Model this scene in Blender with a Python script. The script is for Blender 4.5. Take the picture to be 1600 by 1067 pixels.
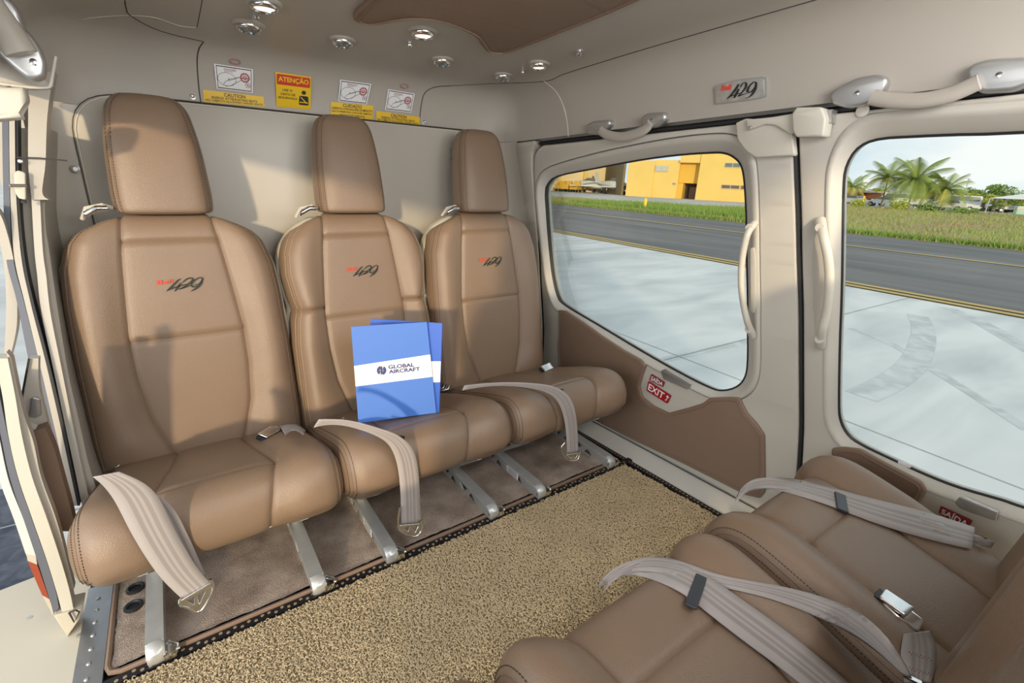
import bpy, bmesh, math, random
import numpy as np
from mathutils import Vector, Matrix
from mathutils.bvhtree import BVHTree
random.seed(7)
SC = bpy.context.scene
COL = SC.collection
for o in list(bpy.data.objects): bpy.data.objects.remove(o)
PI = math.pi

# ------------------------------------------------------------------ camera
PC = np.array([800., 533.5]); VX = np.array([1896., 325.]); VY = np.array([248., 291.])
F = float(np.sqrt(-np.dot(VX-PC, VY-PC)))
_n = lambda v: np.array(v, float)/np.linalg.norm(v)
eX = _n([*(VX-PC), F]); eY = _n([*(VY-PC), F]); eZ = np.cross(eX, eY)
R = np.array([eX, eY, eZ])
CAM = np.array([0., 0., .85])
cd = bpy.data.cameras.new('camera'); co = bpy.data.objects.new('camera', cd); COL.objects.link(co)
cd.sensor_width = 36; cd.lens = 36*F/1600; cd.clip_start = .02; cd.clip_end = 2000
M = Matrix.Identity(4)
for r in range(3):
    M[r][0] = R[r, 0]; M[r][1] = -R[r, 1]; M[r][2] = -R[r, 2]; M[r][3] = CAM[r]
co.matrix_world = M
SC.camera = co

# ------------------------------------------------------------------ sky, sun, exposure
SC.view_settings.view_transform = 'Standard'; SC.view_settings.look = 'None'
SC.view_settings.gamma = 1; SC.view_settings.use_curve_mapping = False
SC.view_settings.exposure = 0.45
W = bpy.data.worlds.new('sky'); SC.world = W; W.use_nodes = True
nt = W.node_tree; nt.nodes.clear()
wo = nt.nodes.new('ShaderNodeOutputWorld'); bg = nt.nodes.new('ShaderNodeBackground')
tc = nt.nodes.new('ShaderNodeTexCoord'); mp = nt.nodes.new('ShaderNodeMapping'); mp.inputs['Scale'].default_value = (1, 1, 3)
nz = nt.nodes.new('ShaderNodeTexNoise'); nz.inputs['Scale'].default_value = 3.2; nz.inputs['Detail'].default_value = 5
rp = nt.nodes.new('ShaderNodeValToRGB')
rp.color_ramp.elements[0].position = .36; rp.color_ramp.elements[0].color = (.58, .70, .78, 1)
rp.color_ramp.elements[1].position = .62; rp.color_ramp.elements[1].color = (.92, .92, .90, 1)
for a, b in ((tc.outputs['Generated'], mp.inputs[0]), (mp.outputs[0], nz.inputs[0]), (nz.outputs[0], rp.inputs[0]), (rp.outputs[0], bg.inputs[0]), (bg.outputs[0], wo.inputs[0])):
    nt.links.new(a, b)
bg.inputs[1].default_value = 0.85
sd = bpy.data.lights.new('sun', 'SUN'); sd.energy = 1.9; sd.color = (1, .80, .52); sd.angle = math.radians(2.5)
so = bpy.data.objects.new('sun', sd); COL.objects.link(so)
so.rotation_euler = Vector((.47, .67, -.12)).to_track_quat('-Z', 'Y').to_euler()
def area(name, loc, tgt, size, power, col=(1, 1, 1)):
    l = bpy.data.lights.new(name, 'AREA'); l.shape = 'RECTANGLE'; l.size, l.size_y = size; l.energy = power; l.color = col
    o = bpy.data.objects.new(name, l); COL.objects.link(o); o.location = loc
    o.rotation_euler = (Vector(tgt)-Vector(loc)).to_track_quat('-Z', 'Y').to_euler(); return o
area('front_fill', (.50, -.62, 1.0), (.55, 1.5, .55), (1.3, .5), 11, (1, .97, .94))  # added fill behind the camera, not a lamp of the cabin
area('overhead_fill', (.52, -.20, 1.165), (.55, .75, .25), (1.0, .28), 7.5, (.98, .98, 1))  # added fill under the liner to brighten near cushions and rear seats
area('upward_fill', (.45, -.35, .62), (.5, .9, 1.25), (1.2, .5), 5, (1, .96, .9))  # added upward fill, stands in for light thrown back to the ceiling
area('left_door_fill', (-1.1, .3, .8), (.6, .9, .4), (1.4, 1.0), 11, (.97, .98, 1))  # added fill outside the open door, on top of the sky

# ------------------------------------------------------------------ unprojection helpers
def ray(px, py): return R @ np.array([px-PC[0], py-PC[1], F])
def onp(px, py, n, c):
    d = ray(px, py); n = np.array(n, float); t = (c-n@CAM)/(n@d); return Vector(CAM+t*d)
def onx(px, py, x): return onp(px, py, (1, 0, 0), x)
def ony(px, py, y): return onp(px, py, (0, 1, 0), y)
def onz(px, py, z): return onp(px, py, (0, 0, 1), z)
def xw(z): return float(np.interp(z, [-.1, 0, .3, .6, .8, 1.0, 1.1], [1.24, 1.24, 1.235, 1.2, 1.165, 1.12, 1.10]))
def wallhit(px, py, d=0.):
    x = 1.2
    for _ in range(14):
        p = onx(px, py, x); x = .5*x+.5*(xw(p.z)+d)
    return p
_r1 = ray(856, 283); _r2 = ray(1600, 316); GN = np.cross(_r2, _r1); GN /= np.linalg.norm(GN)
if GN[2] < 0: GN = -GN
HG = 1.45
GX = _n(np.array([1., 0, 0])-GN*GN[0]); GY = np.cross(GN, GX)
def G(x, y, h=0.):
    """ground frame -> world"""
    return Vector(CAM-GN*HG+GX*x+GY*y+GN*h)
def gnd(px, py, h=0.):
    d = ray(px, py); t = -(HG-h)/(GN@d); p = t*d; return float(p@GX), float(p@GY)
def gup(px, py, y=None, x=None):
    """pixel -> (x,y,h) on a vertical plane of the ground frame"""
    d = ray(px, py)
    t = (x/(d@GX)) if x is not None else (y/(d@GY))
    p = t*d; return float(p@GX), float(p@GY), float(p@GN)+HG

# ------------------------------------------------------------------ materials
def mat(name, col, rough=.5, metal=0., spec=.5, bump=None, noise=None, emit=None, coat=0):
    m = bpy.data.materials.new(name); m.use_nodes = True; t = m.node_tree; b = t.nodes['Principled BSDF']
    b.inputs['Base Color'].default_value = (*col, 1); b.inputs['Roughness'].default_value = rough
    b.inputs['Metallic'].default_value = metal; b.inputs['Specular IOR Level'].default_value = spec
    b.inputs['Coat Weight'].default_value = coat
    tcn = t.nodes.new('ShaderNodeTexCoord')
    if noise:
        sc, amt, det = noise
        n = t.nodes.new('ShaderNodeTexNoise'); n.inputs['Scale'].default_value = sc; n.inputs['Detail'].default_value = det
        r = t.nodes.new('ShaderNodeValToRGB')
        r.color_ramp.elements[0].position = .3; r.color_ramp.elements[1].position = .7
        r.color_ramp.elements[0].color = (*[max(0, c*(1-amt)) for c in col], 1)
        r.color_ramp.elements[1].color = (*[min(1, c*(1+amt)) for c in col], 1)
        t.links.new(tcn.outputs['Object'], n.inputs[0]); t.links.new(n.outputs[0], r.inputs[0]); t.links.new(r.outputs[0], b.inputs['Base Color'])
    if bump:
        kind, sc, st = bump
        if kind == 'v':
            n = t.nodes.new('ShaderNodeTexVoronoi'); n.inputs['Scale'].default_value = sc; out = n.outputs['Distance']
        else:
            n = t.nodes.new('ShaderNodeTexNoise'); n.inputs['Scale'].default_value = sc; n.inputs['Detail'].default_value = 4; out = n.outputs[0]
        bp = t.nodes.new('ShaderNodeBump'); bp.inputs['Strength'].default_value = st; bp.inputs['Distance'].default_value = .002
        t.links.new(tcn.outputs['Object'], n.inputs[0]); t.links.new(out, bp.inputs['Height']); t.links.new(bp.outputs[0], b.inputs['Normal'])
    if emit:
        b.inputs['Emission Color'].default_value = (*emit[0], 1); b.inputs['Emission Strength'].default_value = emit[1]
    return m
LEATHER = mat('brown_leather', (.232, .157, .104), .37, bump=('v', 620, .22), noise=(5, .05, 2))
LEATHER_D = mat('brown_leather_trim', (.22, .145, .10), .5, bump=('v', 620, .2))
THREAD = mat('tan_thread', (.50, .36, .20), .8)
THREAD_D = mat('dark_thread', (.07, .045, .03), .8)
SHELLM = mat('cream_shell', (.55, .51, .42), .4)
PANEL = mat('beige_panel', (.47, .435, .375), .38, bump=('n', 900, .10))
PANEL_D = mat('beige_door_panel', (.52, .49, .43), .36, bump=('n', 900, .06))
CEIL = mat('beige_headliner', (.41, .375, .325), .42, bump=('n', 900, .10))
CREAM = mat('cream_plastic', (.58, .55, .47), .38)
SILL = mat('sill_cream', (.66, .65, .60), .5)
TAN = mat('tan_paint', (.55, .50, .40), .35)
SEAM = mat('dark_seam', (.05, .045, .04), .8)
RUBBER = mat('black_rubber', (.012, .012, .014), .5)
BLUEGREY = mat('grey_seal', (.12, .13, .16), .5)
ALU = mat('brushed_aluminium', (.60, .61, .60), .42, .55, noise=(30, .06, 3))
ALU_D = mat('machined_aluminium', (.50, .51, .50), .42, .6)
CHROME = mat('chrome', (.78, .78, .78), .12, 1.)
SATIN = mat('satin_silver', (.50, .50, .49), .38, .75)
BLACK = mat('black_plastic', (.015, .015, .018), .4)
STEEL = mat('sill_steel', (.32, .34, .37), .35, .8, noise=(12, .15, 3))
LAMP = mat('lamp_lens', (.9, .6, .45), .4, emit=((1, .62, .42), 1.6))
LENS = mat('vent_inner', (.30, .33, .34), .25, .8)
DECALW = mat('decal_white', (.80, .80, .80), .4)
DECALY = mat('decal_yellow', (.78, .50, .01), .4)
DECALR = mat('decal_red', (.55, .04, .02), .4)
SIGNR = mat('sign_red', (.38, .012, .015), .35)
SIGNP = mat('sign_maroon', (.24, .03, .035), .35)
INK = mat('print_black', (.02, .02, .02), .5)
INKR = mat('print_rose', (.40, .16, .17), .5)
WHITEP = mat('print_white', (.82, .82, .82), .5)
EMBR = mat('red_embroidery', (.72, .06, .03), .7)
EMBK = mat('black_embroidery', (.022, .026, .018), .7)
BLUE = mat('blue_card', (.05, .165, .54), .55)
BLUE2 = mat('blue_card_dark', (.045, .125, .52), .35)
NAVY = mat('navy_print', (.015, .03, .16), .5)
BADGE = mat('badge_silver', (.55, .55, .52), .3, .7, noise=(60, .15, 3))

def webbing():
    m = bpy.data.materials.new('belt_webbing'); m.use_nodes = True; t = m.node_tree; b = t.nodes['Principled BSDF']
    b.inputs['Roughness'].default_value = .42
    uv = t.nodes.new('ShaderNodeUVMap'); sp = t.nodes.new('ShaderNodeSeparateXYZ')
    t.links.new(uv.outputs[0], sp.inputs[0])
    r = t.nodes.new('ShaderNodeValToRGB'); r.color_ramp.interpolation = 'LINEAR'
    e = r.color_ramp.elements
    base, dk = (.42, .375, .355, 1), (.31, .27, .255, 1)
    e[0].position = 0; e[0].color = base; e[1].position = 1; e[1].color = base
    for p, c in ((.26, base), (.28, dk), (.38, dk), (.40, base), (.46, base), (.48, dk), (.53, dk), (.55, base), (.62, base), (.64, dk), (.74, dk), (.76, base)):
        k = e.new(p); k.color = c
    t.links.new(sp.outputs[0], r.inputs[0]); t.links.new(r.outputs[0], b.inputs['Base Color'])
    wv = t.nodes.new('ShaderNodeTexWave'); wv.inputs['Scale'].default_value = 14; wv.inputs['Distortion'].default_value = .4
    mpn = t.nodes.new('ShaderNodeMapping'); mpn.inputs['Rotation'].default_value = (0, 0, .9); mpn.inputs['Scale'].default_value = (1, 2, 1)
    t.links.new(uv.outputs[0], mpn.inputs[0]); t.links.new(mpn.outputs[0], wv.inputs[0])
    bp = t.nodes.new('ShaderNodeBump'); bp.inputs['Strength'].default_value = .35; bp.inputs['Distance'].default_value = .001
    t.links.new(wv.outputs['Fac'], bp.inputs['Height']); t.links.new(bp.outputs[0], b.inputs['Normal'])
    b.inputs['Sheen Weight'].default_value = .3
    return m
WEB = webbing()

def carpet(name, c1, c2, sc, bumpd, sc2=14):
    m = bpy.data.materials.new(name); m.use_nodes = True; t = m.node_tree; b = t.nodes['Principled BSDF']
    b.inputs['Roughness'].default_value = .95; b.inputs['Specular IOR Level'].default_value = .1
    tcn = t.nodes.new('ShaderNodeTexCoord')
    n = t.nodes.new('ShaderNodeTexNoise'); n.inputs['Scale'].default_value = sc; n.inputs['Detail'].default_value = 3
    n2 = t.nodes.new('ShaderNodeTexNoise'); n2.inputs['Scale'].default_value = sc2; n2.inputs['Detail'].default_value = 3
    ad = t.nodes.new('ShaderNodeMath'); ad.operation = 'ADD'
    hf = t.nodes.new('ShaderNodeMath'); hf.operation = 'MULTIPLY'; hf.inputs[1].default_value = .5
    r = t.nodes.new('ShaderNodeValToRGB'); r.color_ramp.elements[0].position = .40; r.color_ramp.elements[1].position = .60
    r.color_ramp.elements[0].color = (*c1, 1); r.color_ramp.elements[1].color = (*c2, 1)
    for a in (n, n2): t.links.new(tcn.outputs['Object'], a.inputs[0])
    t.links.new(n.outputs[0], ad.inputs[0]); t.links.new(n2.outputs[0], ad.inputs[1]); t.links.new(ad.outputs[0], hf.inputs[0]); t.links.new(hf.outputs[0], r.inputs[0])
    t.links.new(r.outputs[0], b.inputs['Base Color'])
    bp = t.nodes.new('ShaderNodeBump'); bp.inputs['Strength'].default_value = .8; bp.inputs['Distance'].default_value = bumpd
    t.links.new(n.outputs[0], bp.inputs['Height']); t.links.new(bp.outputs[0], b.inputs['Normal'])
    return m
CARPET = carpet('taupe_carpet', (.25, .19, .155), (.46, .375, .31), 420, .004)
MATB = mat('mat_base', (.30, .225, .12), .9)
MATC = mat('mat_coils', (.60, .475, .29), .6, noise=(9, .08, 2))

def glassmat():
    m = bpy.data.materials.new('window_acrylic'); m.use_nodes = True; t = m.node_tree; t.nodes.clear()
    o = t.nodes.new('ShaderNodeOutputMaterial'); tr = t.nodes.new('ShaderNodeBsdfTransparent'); gl = t.nodes.new('ShaderNodeBsdfGlossy')
    tr.inputs[0].default_value = (.95, .975, .97, 1); gl.inputs['Roughness'].default_value = .02
    fr = t.nodes.new('ShaderNodeFresnel'); fr.inputs[0].default_value = 1.3; mx = t.nodes.new('ShaderNodeMixShader')
    ml = t.nodes.new('ShaderNodeMath'); ml.operation = 'MULTIPLY'; ml.inputs[1].default_value = .5
    t.links.new(fr.outputs[0], ml.inputs[0]); t.links.new(ml.outputs[0], mx.inputs[0])
    t.links.new(tr.outputs[0], mx.inputs[1]); t.links.new(gl.outputs[0], mx.inputs[2]); t.links.new(mx.outputs[0], o.inputs[0])
    return m
GLASS = glassmat()

# ------------------------------------------------------------------ object helpers
def setp(o, label=None, cat=None, group=None, kind=None):
    if label: o['label'] = label
    if cat: o['category'] = cat
    if group: o['group'] = group
    if kind: o['kind'] = kind
    return o
def thing(name, label, cat, loc=(0, 0, 0), rz=0, group=None):
    o = bpy.data.objects.new(name, None); COL.objects.link(o); o.empty_display_size = .05
    o.location = loc; o.rotation_euler = (0, 0, rz); return setp(o, label, cat, group)
def rootmat(o):
    m = Matrix.Identity(4)
    while o is not None:
        m = Matrix.Translation(o.location) @ o.rotation_euler.to_matrix().to_4x4() @ m
        o = o.parent
    return m
def meshobj(name, verts, faces, material, parent=None, smooth=False, world=True, uv=None, kind=None, fix=True):
    """verts in world coordinates when world, else in the parent's own frame"""
    me = bpy.data.meshes.new(name)
    if parent is not None and world:
        inv = rootmat(parent).inverted(); verts = [inv @ Vector(v) for v in verts]
    me.from_pydata([tuple(v) for v in verts], [], faces)
    if uv:
        l = me.uv_layers.new()
        for lp in me.loops: l.data[lp.index].uv = uv[lp.vertex_index]
    mats = material if isinstance(material, (list, tuple)) else [material]
    for m in mats: me.materials.append(m)
    if fix:
        b = bmesh.new(); b.from_mesh(me); bmesh.ops.recalc_face_normals(b, faces=b.faces); b.to_mesh(me); b.free()
    if smooth: me.polygons.foreach_set('use_smooth', [True]*len(me.polygons))
    me.update()
    o = bpy.data.objects.new(name, me); COL.objects.link(o); o.parent = parent
    if kind: o['kind'] = kind
    return o
def autosmooth(o, ang=35):
    me = o.data
    me.polygons.foreach_set('use_smooth', [True]*len(me.polygons))
    b = bmesh.new(); b.from_mesh(me); a = math.radians(ang)
    for e in b.edges:
        if len(e.link_faces) == 2 and e.calc_face_angle(0) > a: e.smooth = False
    b.to_mesh(me); b.free(); return o
def cr(pts, n=8, closed=False):
    P = [np.array(p, float) for p in pts]; out = []; N = len(P)
    for i in range(N if closed else N-1):
        if closed: a, b, c, d = P[(i-1) % N], P[i], P[(i+1) % N], P[(i+2) % N]
        else: a, b, c, d = P[max(i-1, 0)], P[i], P[i+1], P[min(i+2, N-1)]
        for k in range(n):
            t = k/n
            out.append(.5*((2*b)+(-a+c)*t+(2*a-5*b+4*c-d)*t*t+(-a+3*b-3*c+d)*t**3))
    if not closed: out.append(P[-1])
    return out
def roundpoly(pts, r, n=5):
    P = [np.array(p, float)[:2] for p in pts]; out = []; N = len(P)
    for i in range(N):
        a, b, c = P[i-1], P[i], P[(i+1) % N]
        u, v = a-b, c-b; lu, lv = np.linalg.norm(u), np.linalg.norm(v)
        if lu < 1e-9 or lv < 1e-9: continue
        k = min(r, lu*.45, lv*.45); p, q = b+u/lu*k, b+v/lv*k
        for j in range(n+1):
            t = j/n; out.append((1-t)**2*p+2*t*(1-t)*b+t*t*q)
    return out
def curve_mesh(outer, holes, thick, bevel):
    cu = bpy.data.curves.new('c', 'CURVE'); cu.dimensions = '2D'; cu.fill_mode = 'BOTH'
    cu.extrude = max(0, thick/2-bevel); cu.bevel_depth = bevel; cu.bevel_resolution = 2 if bevel else 0
    for pl in [outer]+list(holes):
        s = cu.splines.new('POLY'); s.points.add(len(pl)-1); s.use_cyclic_u = True
        for i, p in enumerate(pl): s.points[i].co = (p[0], p[1], 0, 1)
    o = bpy.data.objects.new('c', cu); me = bpy.data.meshes.new_from_object(o)
    V = [v.co.copy() for v in me.vertices]; Fc = [tuple(p.vertices) for p in me.polygons]
    bpy.data.objects.remove(o); bpy.data.curves.remove(cu); bpy.data.meshes.remove(me)
    return V, Fc
def offset(poly, d, dtop=None):
    P = [np.array(p) for p in poly]; N = len(P); ar = sum(P[i-1][0]*P[i][1]-P[i][0]*P[i-1][1] for i in range(N)); out = []
    for i in range(N):
        t = P[(i+1) % N]-P[i-1]; n = np.array([t[1], -t[0]])/(np.linalg.norm(t)+1e-9)
        if ar < 0: n = -n
        dd = d
        if dtop is not None: dd = d+(dtop-d)*max(0, n[1])**2
        out.append(P[i]+n*dd)
    return out
def inset(poly, d):
    """offset with the folded-back points trimmed"""
    P = [np.array(p, float)[:2] for p in poly]; D = [P[0]]
    for p in P[1:]:
        if np.linalg.norm(p-D[-1]) > 2e-5: D.append(p)
    if np.linalg.norm(D[0]-D[-1]) < 2e-5: D.pop()
    # densify long edges so that trimming keeps the corners
    Q = []
    for i in range(len(D)):
        a, b = D[i], D[(i+1) % len(D)]; k = min(12, max(1, int(np.linalg.norm(b-a)/abs(d)/2)))
        Q += [a+(b-a)*j/k for j in range(k)]
    A = np.array(Q); B = np.roll(A, -1, 0); E_ = B-A; L2_ = (E_**2).sum(1)+1e-15; O = np.array(offset(Q, d)); out = []
    for o in O:
        t = np.clip(((o-A)*E_).sum(1)/L2_, 0, 1); m = np.sqrt((((A+E_*t[:, None])-o)**2).sum(1)).min()
        if m > abs(d)*.90: out.append(o)
    return out if len(out) > 5 else [q for q in Q]
def panel(name, outer, holes, thick, bevel, mapf, material, parent=None, cuts=None, kind=None, smooth=True, cutaxis=1, ang=35, comp=True):
    """2D outline (u,v) with holes -> plate of given thickness; w runs -thick..0 ; mapf(u,v,w)"""
    if bevel and comp:
        outer = inset(outer, -bevel*.98); holes = [inset(h, bevel*.98) for h in holes]
    V, Fc = curve_mesh(outer, holes, thick, bevel)
    me = bpy.data.meshes.new('t'); me.from_pydata([tuple(v) for v in V], [], Fc)
    b = bmesh.new(); b.from_mesh(me); bmesh.ops.remove_doubles(b, verts=b.verts, dist=1e-6)
    if cuts is not None:
        no = (0, 1, 0) if cutaxis == 1 else (1, 0, 0)
        for c in cuts:
            bmesh.ops.bisect_plane(b, geom=b.verts[:]+b.edges[:]+b.faces[:], plane_co=(c, c, 0), plane_no=no, dist=1e-5)
    b.verts.index_update()
    V = [mapf(v.co.x, v.co.y, v.co.z) for v in b.verts]; Fc = [tuple(v.index for v in f.verts) for f in b.faces]
    b.free(); bpy.data.meshes.remove(me)
    o = meshobj(name, V, Fc, material, parent, kind=kind)
    if smooth: autosmooth(o, ang)
    return o
def frame3(o, ux, uy):
    o, ux, uy = Vector(o), Vector(ux).normalized(), Vector(uy).normalized(); n = ux.cross(uy)
    return lambda u, v, w: o+ux*u+uy*v+n*w
def tube_vf(path, rad, n=10, closed=False, flat=1., up=None):
    P = [Vector(p) for p in path]; V = []; Fc = []; N = len(P); prev = None
    for i, p in enumerate(P):
        a = P[(i-1) % N] if (closed or i) else P[0]; b = P[(i+1) % N] if (closed or i < N-1) else P[-1]
        t = (b-a).normalized()
        if up is not None: u = (Vector(up)-t*Vector(up).dot(t)).normalized()
        elif prev is None:
            u = t.orthogonal().normalized()
        else: u = (prev-t*prev.dot(t)).normalized()
        prev = u; v = t.cross(u)
        r = rad[i] if isinstance(rad, (list, tuple)) else rad
        for k in range(n):
            a_ = 2*PI*k/n; V.append(p+u*(r*flat*math.cos(a_))+v*(r*math.sin(a_)))
    for i in range(N if closed else N-1):
        j = (i+1) % N
        for k in range(n): Fc.append((i*n+k, i*n+(k+1) % n, j*n+(k+1) % n, j*n+k))
    if not closed: Fc.append(tuple(range(n))); Fc.append(tuple(range((N-1)*n, N*n)))
    return V, Fc
def tube(name, path, rad, material, parent=None, n=10, closed=False, flat=1., up=None, world=True, kind=None):
    V, Fc = tube_vf(path, rad, n, closed, flat, up); return autosmooth(meshobj(name, V, Fc, material, parent, world=world, kind=kind), 50)
class MB:
    def __init__(s): s.V = []; s.F = []
    def add(s, V, Fc):
        k = len(s.V); s.V += [Vector(v) for v in V]; s.F += [tuple(i+k for i in f) for f in Fc]; return s
    def box(s, c, h, ax=None):
        c = Vector(c); A = ax or (Vector((1, 0, 0)), Vector((0, 1, 0)), Vector((0, 0, 1))); A = [Vector(a).normalized() for a in A]
        V = [c+A[0]*(sx*h[0])+A[1]*(sy*h[1])+A[2]*(sz*h[2]) for sx in (-1, 1) for sy in (-1, 1) for sz in (-1, 1)]
        return s.add(V, [(0, 1, 3, 2), (4, 6, 7, 5), (0, 4, 5, 1), (2, 3, 7, 6), (0, 2, 6, 4), (1, 5, 7, 3)])
    def bar(s, a, b, w, h, up=(0, 0, 1)):
        a, b = Vector(a), Vector(b); t = (b-a).normalized(); x = t.cross(Vector(up)).normalized(); z = x.cross(t)
        return s.box((a+b)/2, ((b-a).length/2, w/2, h/2), (t, x, z))
    def tube(s, path, r, n=8, closed=False, flat=1., up=None): return s.add(*tube_vf(path, r, n, closed, flat, up))
    def lathe(s, prof, c, ax=(0, 0, 1), n=20):
        c = Vector(c); ax = Vector(ax).normalized(); u = ax.orthogonal().normalized(); v = ax.cross(u); V = []; Fc = []
        for r, h in prof:
            for k in range(n):
                a = 2*PI*k/n; V.append(c+ax*h+u*(r*math.cos(a))+v*(r*math.sin(a)))
        for i in range(len(prof)-1):
            for k in range(n): Fc.append((i*n+k, i*n+(k+1) % n, (i+1)*n+(k+1) % n, (i+1)*n+k))
        if prof[0][0] > 1e-5: Fc.append(tuple(range(n)))
        if prof[-1][0] > 1e-5: Fc.append(tuple(range((len(prof)-1)*n, len(prof)*n)))
        return s.add(V, Fc)
    def build(s, name, material, parent=None, smooth=40, world=True, kind=None):
        o = meshobj(name, s.V, s.F, material, parent, world=world, kind=kind)
        if smooth: autosmooth(o, smooth)
        return o
def bevelled(o, w, seg=2):
    """bevel a mesh in place"""
    b = bmesh.new(); b.from_mesh(o.data)
    es = [e for e in b.edges if len(e.link_faces) == 2 and e.calc_face_angle(0) > .6]
    bmesh.ops.bevel(b, geom=es, offset=w, segments=seg, affect='EDGES', profile=.6); b.to_mesh(o.data); b.free(); return autosmooth(o, 40)
def text_vf(body, size, shear=0., bold=0., align='LEFT', spacing=1., ls=1., depth=0.):
    cu = bpy.data.curves.new('t', 'FONT'); cu.body = body; cu.size = size; cu.shear = shear; cu.offset = bold; cu.extrude = depth
    cu.align_x = align; cu.space_character = spacing; cu.space_line = ls; cu.resolution_u = 3
    o = bpy.data.objects.new('t', cu); me = bpy.data.meshes.new_from_object(o)
    V = [v.co.copy() for v in me.vertices]; Fc = [tuple(p.vertices) for p in me.polygons]
    bpy.data.objects.remove(o); bpy.data.curves.remove(cu); bpy.data.meshes.remove(me); return V, Fc
def text_fit(body, box, mapf, material, name='lettering', parent=None, shear=0., bold=0., spacing=1., ls=1., lift=.0006, align='CENTER', mb=None):
    """fit text in box (u0,v0,u1,v1) of a surface map"""
    V, Fc = text_vf(body, 1., shear, bold, align, spacing, ls)
    xs = [v.x for v in V]; ys = [v.y for v in V]; x0, x1, y0, y1 = min(xs), max(xs), min(ys), max(ys)
    u0, v0, u1, v1 = box
    W_ = [mapf(u0+(v.x-x0)/(x1-x0)*(u1-u0), v0+(v.y-y0)/(y1-y0)*(v1-v0), lift) for v in V]
    if mb is not None: mb.add(W_, Fc); return mb
    return meshobj(name, W_, Fc, material, parent, fix=False)
def plate(name, outer, mapf, material, parent=None, thick=.0008, lift=0., bevel=0, kind=None):
    return panel(name, outer, [], thick, bevel, lambda u, v, w: mapf(u, v, w+thick/2+lift), material, parent, kind=kind, smooth=False)
def rect(u0, v0, u1, v1, r=0, n=4):
    p = [(u0, v0), (u1, v0), (u1, v1), (u0, v1)]; return roundpoly(p, r, n) if r else p
def ribbon_vf(L, Rr, thick, out=None):
    """solid strap between two edge polylines; returns V,F,uv"""
    V = []; uv = []; Fc = []; N = len(L)
    for i in range(N):
        a, b = Vector(L[i]), Vector(Rr[i]); p, q = Vector(L[max(i-1, 0)]), Vector(L[min(i+1, N-1)])
        n = (q-p).cross(b-a)
        n = n.normalized() if n.length > 1e-9 else Vector((0, 0, 1))
        if out is not None and n.dot(Vector(out)) < 0: n = -n
        for k in range(5):
            t = k/4; c = a.lerp(b, t); V.append(c+n*thick*(.5 if 0 < k < 4 else .25)); uv.append((t, i*.4))
        for k in range(5):
            t = k/4; c = a.lerp(b, t); V.append(c-n*thick*(.5 if 0 < k < 4 else .25)); uv.append((t, i*.4))
    for i in range(N-1):
        o, q = i*10, (i+1)*10
        for k in range(4):
            Fc.append((o+k, o+k+1, q+k+1, q+k)); Fc.append((o+5+k+1, o+5+k, q+5+k, q+5+k+1))
        Fc.append((o+5, o, q, q+5)); Fc.append((o+4, o+9, q+9, q+4))
    Fc.append((0, 5, 6, 7, 8, 9, 4, 3, 2, 1)); e = (N-1)*10; Fc.append((e, e+1, e+2, e+3, e+4, e+9, e+8, e+7, e+6, e+5))
    return V, Fc, uv
def ribbon(name, L, Rr, thick, material, parent=None, n=5, out=None):
    L, Rr = cr(L, n), cr(Rr, n); V, Fc, uv = ribbon_vf(L, Rr, thick, out)
    return meshobj(name, V, Fc, material, parent, uv=uv, smooth=True)
def copy_tree(o, parent=None):
    c = o.copy(); COL.objects.link(c); c.parent = parent
    for ch in list(o.children): copy_tree(ch, c)
    return c

# ================================================================== SETTING
# cabin floor
meshobj('floor', [(-.27, -1.2, -.012), (1.16, -1.2, -.012), (1.16, 1.66, -.012), (-.27, 1.66, -.012), (-.27, -1.2, -.03), (1.16, -1.2, -.03), (1.16, 1.66, -.03), (-.27, 1.66, -.03)],
        [(0, 1, 2, 3), (4, 5, 6, 7), (0, 1, 5, 4), (1, 2, 6, 5), (2, 3, 7, 6), (3, 0, 4, 7)], RUBBER)['kind'] = 'structure'

# headliner: concentric rounded-rectangle loops (x -.215..1.12, back y 1.65)
PROF = [(0, 1.035), (.004, 1.06), (.012, 1.10), (.024, 1.135), (.04, 1.162), (.062, 1.182), (.09, 1.195), (.13, 1.203), (.2, 1.208), (.3, 1.212), (.45, 1.215), (.66, 1.216)]
HX0, HX1, HY0, HY1 = -.222, 1.118, -1.25, 1.65
def rr_loop(d, z, n=8):
    x0, x1, y0, y1 = HX0+d, HX1-d, HY0+d*.2, HY1-d; r = max(.13-d*.7, .004); r = min(r, (x1-x0)/2-1e-4)
    L = [(x0, y0), (x0, y1-r)]
    L += [(x0+r-r*math.cos(a), y1-r+r*math.sin(a)) for a in [PI/2*k/n for k in range(1, n)]]
    L += [(x0+r, y1), (x1-r, y1)]
    L += [(x1-r+r*math.sin(a), y1-r+r*math.cos(a)) for a in [PI/2*k/n for k in range(1, n)]]
    L += [(x1, y1-r), (x1, y0)]
    return [Vector((x, y, z)) for x, y in L]
PR = cr(PROF, 3)
loops = [rr_loop(float(p[0]), float(p[1])) for p in PR]
nl = len(loops[0])
isplit = min(range(len(PR)), key=lambda i: abs(PR[i][0]-.09))
def loft(name, lps, material):
    V = [v for l in lps for v in l]; Fc = []
    for i in range(len(lps)-1):
        for k in range(nl-1): Fc.append((i*nl+k, i*nl+k+1, (i+1)*nl+k+1, (i+1)*nl+k))
    o = meshobj(name, V, Fc, material, smooth=True); o['kind'] = 'structure'; return o
cove = loft('trim_1', loops[:isplit+1], CEIL)
ceil = loft('ceiling', loops[isplit:], CEIL)
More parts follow.
